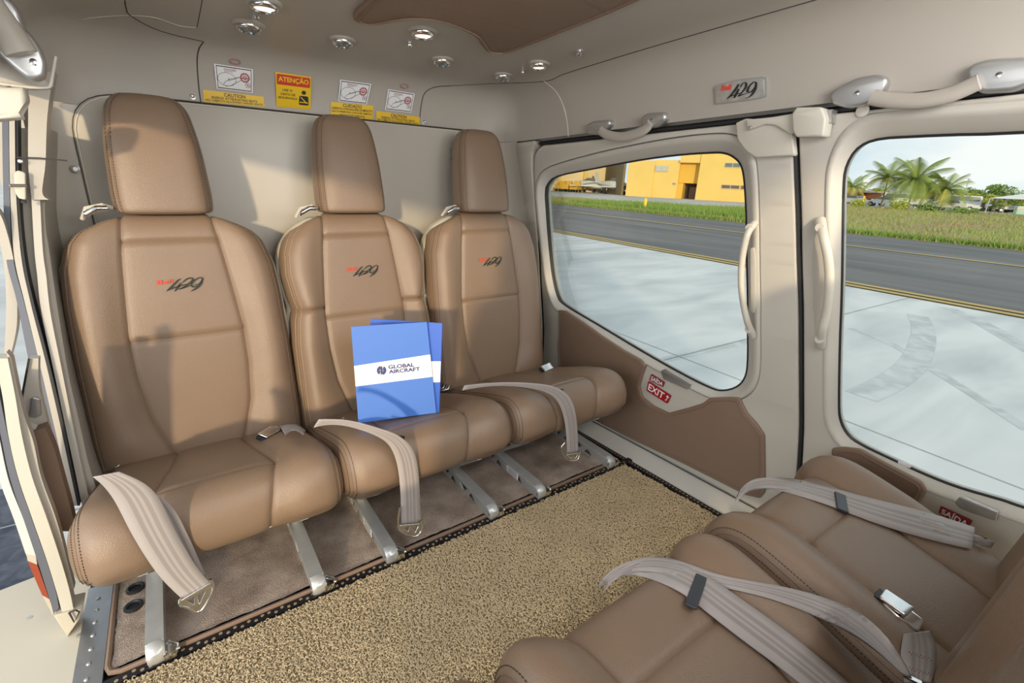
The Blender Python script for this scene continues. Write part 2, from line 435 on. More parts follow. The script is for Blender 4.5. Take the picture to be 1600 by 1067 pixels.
# closed outer roof so that no daylight leaks above the liner
mb = MB(); mb.box((.45, .2, 1.26), (.70, 1.5, .01)); mb.box((-.24, -.4, 1.16), (.012, .6, .11)); mb.box((1.15, .2, 1.16), (.012, 1.5, .11))
mb.box((.45, 1.68, .6), (.75, .012, .66)); mb.build('wall_outer', PANEL)['kind'] = 'structure'
def ceil_z(x, y):
    d = min(x-HX0, HX1-x, HY1-y); return float(np.interp(max(d, 0), [p[0] for p in PR], [p[1] for p in PR]))
def ceil_hit(px, py):
    z = 1.2
    for _ in range(25):
        p = onz(px, py, z); z = .5*z+.5*ceil_z(p.x, p.y)
    return p
def seam_path(pts, fn, name, rad=.0011, material=SEAM, parent=None):
    return tube(name, [fn(*q[:2]) for q in cr(pts, 5)], rad, material, parent, n=6)
# seams in the headliner
seam_path([(1620, -98), (1273, 0), (1050, 64), (940, 97), (880, 116), (850, 127), (760, 131), (705, 134)], ceil_hit, 'seam', .0012, SEAM, ceil)
seam_path([(195, 0), (197, 12), (205, 25), (250, 48), (318, 65)], ceil_hit, 'seam', .0013, SEAM, ceil)
seam_path([(318, -20), (316, 0), (308, 42)], ceil_hit, 'seam', .0008, SEAM, ceil)
seam_path([(197, 24), (240, 27), (280, 40), (305, 43)], ceil_hit, 'seam', .0008, CREAM, ceil)
seam_path([(197, 24), (160, 26), (125, 31), (110, 38)], ceil_hit, 'seam', .0010, CREAM, ceil)
def cove_pt(px, py):
    """hit on the back cove of the liner"""
    y = 1.62
    for _ in range(25):
        p = ony(px, py, y)
        d = float(np.interp(min(max(p.z, 1.035), 1.2), [q[1] for q in PR], [q[0] for q in PR])); y = .5*y+.5*(HY1-d)
    return ony(px, py, y-.0005)
seam_path([(318, 66), (311, 76), (308, 95), (310, 130), (314, 162)], cove_pt, 'seam', .0014, SEAM, cove)
seam_path([(705, 134), (680, 136), (664, 145), (658, 165), (655, 197)], cove_pt, 'seam', .0014, SEAM, cove)
mb = MB()
for q in ((301, 151), (663, 191)):
    p = cove_pt(*q); mb.lathe([(.0075, 0), (.0075, .0015), (.005, .002), (.0035, .0008)], p, (0, -1, .1), 14)
mb.build('screw', SATIN, cove)
seam_path([(850, 127), (868, 142), (880, 165), (886, 190), (888, 213)], lambda a, b: onp(a, b, (1, 0, .4), HX1+.4*1.04-.018), 'seam', .0012, CREAM, cove)

# back wall : lower panel, raised centre panel with rounded upper corner
WBY = 1.648
def wall_section(name, outer, y, th, material, parent=None, bevel=.004, kind=None):
    return panel(name, outer, [], th, bevel, lambda u, v, w: Vector((u, y-w-0, v)), material, parent, kind=kind)
wb = wall_section('wall_back', rect(-.30, -.03, 1.30, 1.07), 1.66, .02, PANEL, kind='structure', bevel=0)
cpts = roundpoly([(-.145, .02), (-.145, 1.061), (.955, 1.061), (1.03, .98), (1.03, .02)], .11, 8)
wall_section('rear_panel', cpts, 1.643, .012, PANEL, wb, .004)
ring = cpts+[cpts[0]]
tube('panel_gasket', [Vector((p[0], 1.638, p[1])) for p in cpts], .0025, CREAM, wb, n=8, closed=True)
tube('panel_seam', [Vector((p[0]*1.008-.004, 1.6385, p[1]+(.004 if p[1] > .5 else 0))) for p in cpts], .0010, SEAM, wb, n=6, closed=True)
tube('header_seam', [Vector((x, 1.632, 1.066)) for x in (.03, .4, .93)], .0016, SEAM, wb, n=6)
# corner fairings between the back wall and the side walls (concave quarter cove)
def corner(name, sgn, x_of, r=.10, material=PANEL, ztop=1.035):
    V = []; Fc = []; n = 8; zs = [z_*ztop/14 for z_ in range(15)]
    for z in zs:
        xs = x_of(z)
        for k in range(n+1):
            a = PI/2*k/n; V.append(Vector((xs-sgn*(r-r*math.sin(a)), 1.65-(r-r*math.cos(a)), z)))
    for i in range(len(zs)-1):
        for k in range(n): Fc.append((i*(n+1)+k, i*(n+1)+k+1, (i+1)*(n+1)+k+1, (i+1)*(n+1)+k))
    o = meshobj(name, V, Fc, material, smooth=True); o['kind'] = 'structure'; return o
def xl(z): return float(np.interp(z, [0, .3, .6, .8, 1.0, 1.1], [-.285, -.275, -.25, -.232, -.222, -.222]))
corner('trim_2', 1, lambda z: xw(z)-.002)
corner('trim_3', -1, lambda z: xl(z)+.002, .09)

# ------------------------------------------------------------------ right wall: two doors
def rmap(dep=0.):
    """(y,z,w) -> wall; w positive = into the cabin"""
    return lambda u, v, w: Vector((xw(v)+dep-w, u, v))
def wp(pts, d=0.): return [(p.y, p.z) for p in (wallhit(x, y, d) for x, y in pts)]
CUTS = [-.02+.045*i for i in range(25)]
GD = .032
g1px = [(853, 300), (856, 288), (872, 275), (930, 263), (1000, 250), (1060, 242), (1110, 238.5), (1132, 239), (1148, 246), (1159, 259), (1164, 285), (1167, 340), (1168, 420), (1169, 500), (1169, 560), (1165, 588), (1152, 604), (1130, 610), (1108, 605), (1060, 581), (1000, 547), (930, 505), (885, 478), (871, 462), (862, 420), (857, 370), (853.5, 320)]
o1px = [(838, 300), (842, 278), (860, 262), (925, 243), (1000, 227), (1060, 217), (1110, 212), (1142, 213), (1164, 224), (1177, 245), (1182, 285), (1184, 340), (1185, 420), (1186, 500), (1186, 565), (1181, 598), (1164, 618), (1134, 626), (1100, 616), (1050, 590), (990, 556), (920, 512), (877, 490), (860, 470), (850, 425), (844, 370), (839.5, 325)]
gl1 = cr(wp(g1px, GD), 3, True); ho1 = cr(wp(o1px, 0), 3, True)
g2 = wp([(1318, 300), (1322, 262), (1340, 232), (1372, 217.5), (1430, 213), (1500, 210), (1600, 206.5)], GD)
g2 = g2+[(-.12, g2[-1][1]-.002), (-.165, .92), (-.175, .75), (-.17, .40), (-.14, .325), (-.08, .30)]
g2b = wp([(1600, 793), (1565, 781), (1500, 762), (1450, 743), (1390, 716), (1345, 694), (1325, 679), (1313, 655), (1311, 620), (1313, 520), (1316, 430), (1317, 360)], GD)
gl2 = cr(g2+g2b, 3, True)
# outer outline of window 2 : offset of the glass outline
ho2 = offset(gl2, .018, .04)
gapx = lambda z: float(np.interp(z, [.0, .243, .726, 1.019], [.425, .454, .522, .559]))
# door outlines
d1 = wp([(826, 238), (836, 230), (868, 224)], 0)
door1 = [(1.50, .012), (1.50, .55), (1.49, .80), (1.475, .93), (1.46, .985), (1.42, 1.012), (gapx(1.0)+.006, 1.014), (gapx(.73)+.006, .73), (gapx(.24)+.006, .24), (gapx(0)+.006, .012)]
door1 = roundpoly(door1, .03, 4)
door2 = [(gapx(0)-.006, .02), (gapx(.24)-.006, .24), (gapx(.73)-.006, .73), (gapx(1.0)-.006, 1.014), (-.40, 1.014), (-.40, .02)]
door2 = roundpoly(door2, .012, 3)
wr = panel('wall_right', [(-1.2, -.03), (1.66, -.03), (1.66, 1.2), (-1.2, 1.2)], [offset(gl1, .004), offset(gl2, .004)], .01, 0, rmap(.055), PANEL_D, cuts=CUTS, kind='structure')
def reveal(name, glass, outer, parent, material):
    """sloped surround from the door skin in to the glass"""
    V = []; n = len(glass); Fc = []
    rows = [(0, -.006), (.10, .0030), (.45, -.006), (.85, -.022), (1, -GD)]
    O = offset(outer, .004)
    for t, w in rows:
        for k in range(n):
            p = np.array(O[k])*(1-t)+np.array(glass[k])*t; V.append(Vector((xw(p[1])-w, p[0], p[1])))
    for i in range(len(rows)-1):
        for k in range(n): Fc.append((i*n+k, i*n+(k+1) % n, (i+1)*n+(k+1) % n, (i+1)*n+k))
    return meshobj(name, V, Fc, material, parent, smooth=True)
def pane(name, glass, parent):
    n = len(glass); V = [Vector((xw(p[1])+GD+.001, p[0], p[1])) for p in glass]+[Vector((xw(p[1])+GD+.0035, p[0], p[1])) for p in glass]
    # flat acrylic sheet following the wall: triangulated via panel
    return panel(name, offset(glass, .003), [], .0025, 0, rmap(GD+.003), GLASS, parent, cuts=CUTS, smooth=True)
doors = []
for nm, out, hole, gl, lab in (('door_1', door1, ho1, gl1, 'window_1'), ('door_2', door2, ho2, gl2, 'window_2')):
    d = panel(nm, out, [hole], .03, .006, lambda u, v, w: Vector((xw(v)+.0150-w, u, v)), PANEL_D, cuts=CUTS, kind='structure')
    doors.append(d)
    reveal('window_surround', gl, hole, d, PANEL_D)
    tube('window_seal', [Vector((xw(p[1])+GD-.001, p[0], p[1])) for p in gl], .0032, RUBBER, d, n=6, closed=True)
    w = pane(lab, gl, None); w['kind'] = 'structure'
door_r, door_f = doors
# black door seals in the gap
tube('trim_4', [Vector((xw(z)+.004, gapx(z), z)) for z in [0.02+.05*i for i in range(21)]], .0045, RUBBER, n=6)['kind'] = 'structure'
tube('trim_5', [Vector((1.128, y, 1.022)) for y in (1.43, 1.0, .5, 0, -.4)], .0065, RUBBER, n=6)['kind'] = 'structure'
tube('trim_6', [Vector((xw(z)+.004, 1.506, z)) for z in [0.02+.05*i for i in range(20)]]+[Vector((1.13, 1.49, 1.0))], .004, RUBBER, n=6)['kind'] = 'structure'
panel('trim_14', [(1.507, .02), (1.60, .02), (1.60, 1.03), (1.44, 1.03), (1.44, 1.022), (1.470, .995), (1.483, .94), (1.498, .81), (1.507, .55)], [], .03, .003, lambda u, v, w: Vector((xw(v)+.012-w, u, v)), PANEL, cuts=CUTS, kind='structure')
# sills
mb = MB(); mb.add([(1.155, -1.2, -.004), (1.155, 1.6, -.004), (1.238, 1.6, .010), (1.238, -1.2, .010), (1.155, -1.2, -.03), (1.155, 1.6, -.03), (1.25, 1.6, -.03), (1.25, -1.2, -.03)], [(0, 1, 2, 3), (4, 5, 6, 7), (0, 1, 5, 4), (2, 3, 7, 6)])
mb.build('baseboard_right', SILL, smooth=0)['kind'] = 'structure'
tube('trim_7', [Vector((1.234, y, .014)) for y in (1.55, 1.0, .5, -.4)], .0016, SEAM, n=6)['kind'] = 'structure'

# brown padded panels on the doors
bp1 = [(873, 484), (884, 485), (910, 502), (940, 524), (975, 547), (1002, 562), (1010, 571), (1005, 586), (1000, 603), (1004, 620), (1022, 634), (1045, 645), (1075, 637), (1098, 630), (1110, 621), (1140, 620), (1156, 621), (1161, 632), (1168, 645), (1184, 663), (1195, 680), (1195.5, 720), (1196, 768), (1188, 778), (1165, 773), (1080, 730), (1000, 692), (930, 657), (895, 637), (875, 600), (872, 540)]
def padded(outpx, parent, name='padded_panel'):
    P = wp(outpx, -.004); P = roundpoly(P, .006, 3)
    o = panel(name, P, [], .012, .005, lambda u, v, w: Vector((xw(v)-.003-w, u, v)), LEATHER_D, parent, cuts=CUTS)
    I = offset(P, -.010)
    tube('piping', [Vector((xw(p[1])-.0096, p[0], p[1])) for p in I], .0016, LEATHER_D, parent, n=6, closed=True)
    return o
padded(bp1, door_r)
padded([(1300, 700), (1318, 698), (1345, 701), (1370, 715), (1400, 731), (1440, 752), (1448, 764), (1443, 776), (1425, 800), (1300, 800)], door_f)

# cream latch cover, hinge block and plates on the right wall
def wplate(name, outpx, d, th, bev, material, parent, cat=None, label=None, rad=.004):
    P = roundpoly(wp(outpx, -d-th), rad, 3)
    o = panel(name, P, [], th, bev, lambda u, v, w: Vector((xw(v)-d-th/2-w, u, v)), material, parent, cuts=CUTS)
    if label: setp(o, label, cat)
    return o
t = thing('latch_cover', 'cream two-piece latch cover above the gap between the two right doors', 'cover', wallhit(1200, 220))
wplate('cover_panel', [(1149, 192), (1165, 185), (1236, 190), (1241, 243), (1180, 246), (1165, 236), (1152, 218)], 0, .018, .003, CREAM, t)
wplate('hinge_block', [(1236, 168), (1283, 167), (1290, 185), (1286, 213), (1243, 214), (1238, 205)], .004, .035, .004, CREAM, t)
wplate('arm_strip', [(1165, 187), (1205, 183), (1240, 177), (1240, 214), (1212, 196), (1195, 194), (1168, 204)], .016, .010, .003, CREAM, t)
mb = MB(); p = wallhit(1173, 199, -.028); mb.lathe([(.0035, 0), (.0035, .002), (.001, .003)], p, (-1, 0, 0), 10); mb.build('rivet', SATIN, t)
mb = MB(); p = wallhit(1296, 183, -.01); mb.box(p, (.012, .008, .012)); mb.tube([p+Vector((-.005, 0, .008)), p+Vector((-.006, -.008, -.012))], .004); mb.build('hinge_bracket', SATIN, t)

# ------------------------------------------------------------------ left side: jamb strips, header, open door, sill
def slab(name, pxL, pxR, nrm, c, depth, material, parent=None, n=6, ddir=(0, 1, 0)):
    L = [onp(x, y, nrm, c) for x, y in cr(pxL, n)]; Q = [onp(x, y, nrm, c) for x, y in cr(pxR, n)]
    dd = Vector(ddir)*depth; V = []; Fc = []
    for a, b in zip(L, Q):
        m_ = (a+b)/2-dd*.0
        V += [a, b, b+dd, a+dd]
    for i in range(len(L)-1):
        for k in range(4): Fc.append((i*4+k, i*4+(k+1) % 4, i*4+4+(k+1) % 4, i*4+4+k))
    Fc += [(0, 1, 2, 3), tuple(range(len(V)-4, len(V)))]
    return autosmooth(meshobj(name, V, Fc, material, parent), 50)
JN = (0, 1, -.30)
def jc(y0): return y0
jamb = slab('wall_left', [(31, 200), (33, 330), (41, 400), (54, 470), (78, 580), (97, 660), (113, 730), (128, 790)],
            [(76, 200), (70, 330), (78, 400), (88, 470), (106, 580), (124, 660), (140, 730), (160, 790)], JN, 1.225, .35, PANEL)
jamb['kind'] = 'structure'
slab('jamb_rim', [(46, 250), (53, 380), (58, 430), (65, 490), (84, 580), (103, 670), (118, 740), (128, 790)],
     [(60, 250), (66, 380), (72, 430), (79, 490), (97, 580), (115, 670), (130, 740), (142, 790)], JN, 1.195, .03, PANEL_D, jamb)
slab('door_seal', [(3, 185), (5, 300), (9, 400), (26, 470), (44, 560), (63, 650), (78, 720), (98, 790)],
     [(13, 185), (15, 300), (20, 400), (37, 470), (60, 560), (81, 650), (97, 720), (112, 790)], JN, 1.19, .05, BLUEGREY, jamb)
slab('seal_edge', [(14, 185), (16, 300), (22, 400), (38, 470), (60, 560), (81, 650), (97, 720), (112, 790)],
     [(23, 185), (25, 300), (33, 400), (47, 470), (70, 560), (91, 650), (106, 720), (121, 790)], JN, 1.185, .04, PANEL, jamb)
slab('jamb_groove', [(25, 185), (27, 310), (34, 400), (47, 470), (70, 560), (91, 650), (106, 720), (121, 790)],
     [(28, 185), (30, 310), (38, 400), (52, 470), (75, 560), (96, 650), (110, 720), (125, 790)], JN, 1.184, .03, RUBBER, jamb)
# jamb: step seam and latch recess
tube('jamb_seam', [onp(x, y, JN, 1.170) for x, y in ((25, 246), (60, 247), (72, 248), (105, 251))], .0016, SEAM, jamb, n=6)
t = thing('door_striker', 'metal striker pin in a cream recess on the left door jamb', 'latch', onp(38, 290, JN, 1.19))
plate_ = panel('recess_plate', roundpoly([(onp(x, y, JN, 1.18).x, onp(x, y, JN, 1.18).z) for x, y in ((24, 271), (30, 266), (42, 270), (43, 312), (32, 310), (26, 300))], .004), [], .008, .002, lambda u, v, w: Vector((u, 1.18+.3*v-.012-w, v)), SHELLM, t)
mb = MB(); a = onp(15, 290, JN, 1.155); b = onp(41, 290, JN, 1.165); mb.tube([a, b], .0035, 10); mb.build('striker_pin', CHROME, t)
plate_ = panel('slot', roundpoly([(onp(x, y, JN, 1.17).x, onp(x, y, JN, 1.17).z) for x, y in ((33, 311), (42, 313), (43, 317), (38, 318), (33, 316))], .001), [], .004, .001, lambda u, v, w: Vector((u, 1.165+.3*v-w, v)), BLACK, t)
mb = MB()
p = onp(118, 264, (0, 1, 0), 1.628); mb.lathe([(.009, 0), (.009, .002), (.006, .003), (.005, .001)], p, (0, -1, 0), 16)
p = onp(32, 252, JN, 1.168); mb.lathe([(.004, 0), (.004, .002), (.002, .003)], p, (0, -1, 0), 12)
mb.build('jamb_screw', SATIN, jamb)
# vertical stepped moulding left of the rear panel
slab('jamb_step', [(44, 120), (44, 180), (44, 255), (48, 300), (50, 312)], [(84, 110), (74, 180), (71, 255), (66, 300), (76, 312)], JN, 1.18, .05, PANEL, jamb)
# header on the left with its return corner
def lhead(x): return x
mb = MB()
hdr = slab('header_left', [(-60, 60), (0, 65), (40, 95), (75, 130), (82, 133)], [(-60, 145), (0, 131), (40, 138), (75, 137), (84, 134)], (0, 1, 0), 1.30, .02, CEIL)
hdr.name = 'trim_8'; hdr['kind'] = 'structure'
tube('trim_9', [ony(x, y, 1.29) for x, y in cr([(-40, 124), (0, 131), (40, 136), (72, 137), (79, 133), (82, 118), (87, 88)], 5)], .0028, CREAM, n=8)['kind'] = 'structure'
t = thing('assist_handle', 'grey beige assist handle end at the far left edge below the ceiling', 'handle', ony(20, 60, 1.0))
P = [ony(x, y, 1.20) for x, y in cr([(-45, -30), (-20, 8), (5, 42), (22, 66), (34, 84)], 5)]
tube('grip', P, .015, CEIL, t, n=16, flat=1.5, up=(1, 0, .5))
pts = [(-20, -12), (8, 0), (20, 14), (30, 46), (42, 56), (54, 74), (63, 96), (60, 116), (48, 118), (30, 104), (8, 84), (-20, 60)]
P = roundpoly([(ony(x, y, 1.23).x, ony(x, y, 1.23).z) for x, y in pts], .008)
panel('bracket', P, [], .03, .007, lambda u, v, w: Vector((u, 1.245-w, v)), SATIN, t, comp=False)
mb = MB(); mb.lathe([(.0055, 0), (.0055, .002), (.002, .003)], ony(53, 97, 1.229), (0, -1, 0), 12); mb.build('screw', CHROME, t)
mb = MB(); mb.lathe([(.010, -.004), (.010, .001), (.007, .0015)], ony(43, 74, 1.229), (0, -1, 0), 16); mb.build('grip_slot', BLACK, t)
# cream block under the header
t = thing('hinge_cover', 'cream rounded cover block at the top of the left door jamb', 'cover', ony(20, 155, 1.2))
P = roundpoly([(ony(x, y, 1.24).x, ony(x, y, 1.24).z) for x, y in ((-40, 134), (36, 136), (41, 150), (38, 183), (28, 184), (-40, 179))], .006)
panel('cover_body', P, [], .04, .008, lambda u, v, w: Vector((u, 1.26-w, v)), CREAM, t)

# open door beyond the jamb (its forward edge faces the camera)
d3 = thing('door_3', None, None, (-.30, 1.1, 0)); d3['kind'] = 'structure'
YN = (0, 1, 0)
slab('outer_skin', [(-30, 600), (-14, 690), (0, 752), (22, 812), (40, 865)], [(-18, 600), (0, 690), (14, 752), (37, 812), (56, 868)], YN, 1.105, .10, SILL, d3)
slab('skin_band', [(40, 865), (42, 870), (43, 876)], [(56, 868), (57, 876), (58, 882)], YN, 1.105, .10, TAN, d3)
slab('skin_stripe', [(43, 876), (55, 905), (66, 930)], [(58, 882), (68, 910), (77, 936)], YN, 1.105, .10, mat('red_brown_paint', (.32, .06, .025), .4), d3)
slab('skin_tip', [(66, 930), (74, 945), (82, 960)], [(77, 936), (81, 948), (84, 962)], YN, 1.105, .08, TAN, d3)
slab('edge_seal', [(-16, 600), (1, 680), (15, 745), (37, 812), (57, 872), (74, 925), (84, 958)], [(-5, 600), (12, 680), (27, 745), (50, 812), (71, 872), (86, 920), (92, 950)], YN, 1.10, .08, BLUEGREY, d3)
slab('inner_edge', [(-8, 560), (4, 620), (13, 680), (28, 745), (51, 812), (72, 872), (87, 920), (97, 957)], [(12, 560), (24, 620), (34, 680), (50, 745), (74, 812), (94, 872), (108, 920), (115, 953)], YN, 1.095, .03, CREAM, d3)
slab('inner_trim', [(10, 550), (22, 620), (32, 680), (48, 745), (72, 812), (92, 872), (106, 920)], [(18, 560), (35, 640), (52, 690), (64, 745), (88, 812), (104, 872), (116, 920)], YN, 1.105, .02, PANEL, d3)
slab('padded_pocket', [(48, 676), (54, 700), (64, 745), (84, 800), (94, 830)], [(70, 668), (84, 700), (97, 745), (112, 800), (118, 830)], YN, 1.15, .03, LEATHER_D, d3)
slab('lower_trim', [(46, 560), (38, 610), (30, 660), (36, 678)], [(60, 560), (62, 610), (80, 690), (60, 690)], YN, 1.19, .02, PANEL_D, d3)
slab('window_seal', [(43.5, 560), (36, 600), (28, 645)], [(46.5, 562), (39, 603), (31, 648)], YN, 1.185, .004, RUBBER, d3)
P = roundpoly([(ony(x, y, 1.18).x, ony(x, y, 1.18).z) for x, y in ((50, 620), (63, 622), (65, 648), (60, 651), (46, 649))], .003)
panel('latch_plate', P, [], .006, .002, lambda u, v, w: Vector((u, 1.18-w, v)), SATIN, d3)
slab('grip', [(-30, 340), (-10, 350), (4, 400), (9, 450), (9, 505), (6, 560)], [(-10, 320), (5, 345), (20, 400), (26, 450), (26, 510), (15, 561)], YN, 1.40, .03, PANEL, d3)
slab('sill_trim', [(38, 664), (50, 668), (60, 672), (74, 678)], [(44, 678), (54, 680), (64, 682), (78, 690)], YN, 1.16, .02, CREAM, d3)
# step sill on the left, riveted strip and bracket
mb = MB(); mb.add([(-.262, -1.2, -.002), (-.262, 1.35, -.002), (-.50, 1.35, -.03), (-.62, 1.35, -.16), (-.50, -1.2, -.03), (-.62, -1.2, -.16)], [(0, 1, 2, 4), (4, 2, 3, 5)])
mb.build('baseboard_left', TAN, smooth=0)['kind'] = 'structure'
t = thing('sill_strip', 'blue-grey metal threshold strip with a row of rivets at the left floor edge', 'strip', (-.245, .9, 0))
mb = MB(); mb.box((-.2415, .35, .001), (.0215, .86, .003)); mb.build('strip_plate', STEEL, t)
for i in range(9):
    q = MB(); q.lathe([(.0042, 0), (.0042, .001), (.0022, .0028)], (-.243, 1.165-.036*i, .004), (0, 0, 1), 12); q.build('rivet', SATIN, t)
t = thing('door_guide_bracket', 'tan triangular guide bracket on the sill under the open left door', 'bracket', onz(105, 975, 0))
V = [onp(x, y, (0, 1, 0), 1.09) for x, y in ((83, 962), (130, 950), (124, 968), (105, 996))]
mb = MB(); mb.add(V+[v+Vector((0, .05, 0)) for v in V], [(0, 1, 2, 3), (4, 5, 6, 7), (0, 1, 5, 4), (1, 2, 6, 5), (2, 3, 7, 6), (3, 0, 4, 7)]); bevelled(mb.build('bracket_body', TAN, t), .003)
mb = MB(); mb.tube([onp(x, y, (0, 1, 0), 1.085) for x, y in ((108, 957), (118, 953), (124, 956), (116, 972), (108, 957))], .0018, 6); mb.build('bracket_cutout', SEAM, t)
mb = MB()
for q in ((47, 965), (124, 993)):
    p = onp(q[0], q[1], (.12, 0, 1), -.0335+.0005); mb.lathe([(.005, 0), (.005, .0015), (.002, .002)], p, (-.1, 0, 1), 12)
    mb.build('sill_screw', SATIN, bpy.data.objects['baseboard_left']); mb = MB()

# ================================================================== CABIN FLOOR
# carpet under the rear seats, bound in leather at its front edge
CX0, CX1, CY0 = -.214, 1.115, .937
t = thing('rear_carpet', 'taupe plush carpet under the three rear seats with leather bound edge', 'carpet', (.45, 1.25, 0))
def carpet_mesh():
    V = []; Fc = []; nx, ny = 150, 74
    for j in range(ny+1):
        for i in range(nx+1):
            x = CX0+.006+(CX1-CX0-.012)*i/nx; y = CY0+.012+(1.62-CY0-.012)*j/ny
            e = min(i, nx-i, j*2, 8)/8
            z = .004+.004*e**.5+random.uniform(-.0009, .0009)+.001*math.sin(x*31+y*17)*math.sin(y*23-x*9)
            V.append((x+random.uniform(-.001, .001), y+random.uniform(-.001, .001), z))
    for j in range(ny):
        for i in range(nx): a = j*(nx+1)+i; Fc.append((a, a+1, a+nx+2, a+nx+1))
    return V, Fc
V, Fc = carpet_mesh(); meshobj('pile', V, Fc, CARPET, t, smooth=True, kind='stuff')
mb = MB(); mb.tube([(CX0, 1.6, .003), (CX0, CY0+.02, .003), (CX0+.005, CY0+.006, .003), (CX0+.02, CY0, .003), (CX1-.02, CY0, .003), (CX1-.005, CY0+.006, .003), (CX1, CY0+.02, .003), (CX1, 1.6, .003)], .0055, 8, flat=1.0)
mb.build('edge_binding', LEATHER_D, t)
# perforated black rail along the front edge of the carpet
t = thing('floor_rail', 'black perforated metal rail between rear carpet and coiled mat', 'rail', (.45, .922, 0))
mb = MB(); mb.box((.47, .9215, -.001), (.69, .009, .003)); mb.build('rail_bar', BLACK, t)
mb = MB(); x = -.20
while x < 1.13:
    mb.lathe([(.0034, 0), (.0034, .0006), (.001, .0007)], (x, .9215+(.003 if int(x*100) % 2 else -.003), .0022), (0, 0, 1), 8); x += .0125
mb.build('rail_holes', mat('hole_tan', (.33, .25, .15), .7), t, kind='stuff')
t = thing('side_channel', 'dark perforated channel along the right door sill', 'rail', (1.11, .8, 0))
mb = MB(); mb.add([(1.135, 1.6, .0), (1.154, 1.6, .0), (1.154, -.5, .0), (1.135, -.5, .0), (1.135, 1.6, -.01), (1.154, 1.6, -.01), (1.154, -.5, -.01), (1.135, -.5, -.01)], [(0, 1, 2, 3), (4, 5, 6, 7), (0, 1, 5, 4), (2, 3, 7, 6), (0, 3, 7, 4), (1, 2, 6, 5)])
mb.build('channel_bar', BLACK, t, smooth=0)
mb = MB(); y = .30
while y < 1.5:
    mb.lathe([(.003, 0), (.003, .0006), (.001, .0007)], (1.1445, y, .0002), (0, 0, 1), 8); y += .0125
mb.build('channel_holes', bpy.data.materials['hole_tan'], t, kind='stuff')

# beige coiled vinyl mat
t = thing('coiled_mat', 'sand coloured coiled vinyl floor mat between the facing seat rows', 'mat', (.45, .5, 0))
MATP = [(-.20, .909), (1.119, .909), (1.130, .67), (1.132, -.6), (-.20, -.6)]
panel('mat_backing', MATP, [], .006, 0, lambda u, v, w: Vector((u, v, -.004+w)), MATB, t, smooth=False)
rnd = random.Random(3)
def inmat(x, y): return -.197 < x < 1.129 and y < .906 and x < 1.116+(.909-y)*.045
V = []; Fc = []
def curl(x, y):
    a0 = rnd.uniform(0, 2*PI); sw = rnd.uniform(1.6, 4.2)*rnd.choice((-1, 1)); r = rnd.uniform(.0018, .0034); n = 5; wd = .0009
    z0 = rnd.uniform(-.001, .0035); tz = rnd.uniform(-.003, .003); k0 = len(V)
    for i in range(n+1):
        a = a0+sw*i/n; px, py = x+r*math.cos(a), y+r*math.sin(a)*1.1; z = z0+.0022*math.sin(PI*i/n)+tz*(i/n-.5)
        V.append((px+wd*math.cos(a), py+wd*math.sin(a), z-.0006)); V.append((px, py, z+.0007)); V.append((px-wd*math.cos(a), py-wd*math.sin(a), z-.0006))
        if i:
            b = k0+i*3; Fc.append((b-3, b-2, b+1, b)); Fc.append((b-2, b-1, b+2, b+1))
cell = .0037; y = .908
while y > .10:
    x = -.20
    while x < 1.132:
        xx, yy = x+rnd.uniform(-.5, .5)*cell, y+rnd.uniform(-.5, .5)*cell
        # only where it is not covered by the front seats
        if inmat(xx, yy) and not (yy < .24 and xx > .30): curl(xx, yy)
        x += cell
    y -= cell
meshobj('vinyl_coils', V, Fc, MATC, t, smooth=True, kind='stuff', fix=False)
# two black grommets at the left rear
for i, q in enumerate(((212, 920), (209, 948))):
    p = onz(*q, .008)
    g_ = thing('cable_grommet', ('rear' if i == 0 else 'front')+' black oval grommet in the carpet beside the left seat leg', 'grommet', p)
    mb = MB(); mb.lathe([(.017, 0), (.017, .004), (.013, .006), (.010, .003), (.010, .0005)], p, (0, 0, 1), 22); mb.build('rim', RUBBER, g_)
    mb = MB(); mb.lathe([(.0098, 0), (.0098, .001)], p, (0, 0, 1), 16); mb.build('opening', BLACK, g_)

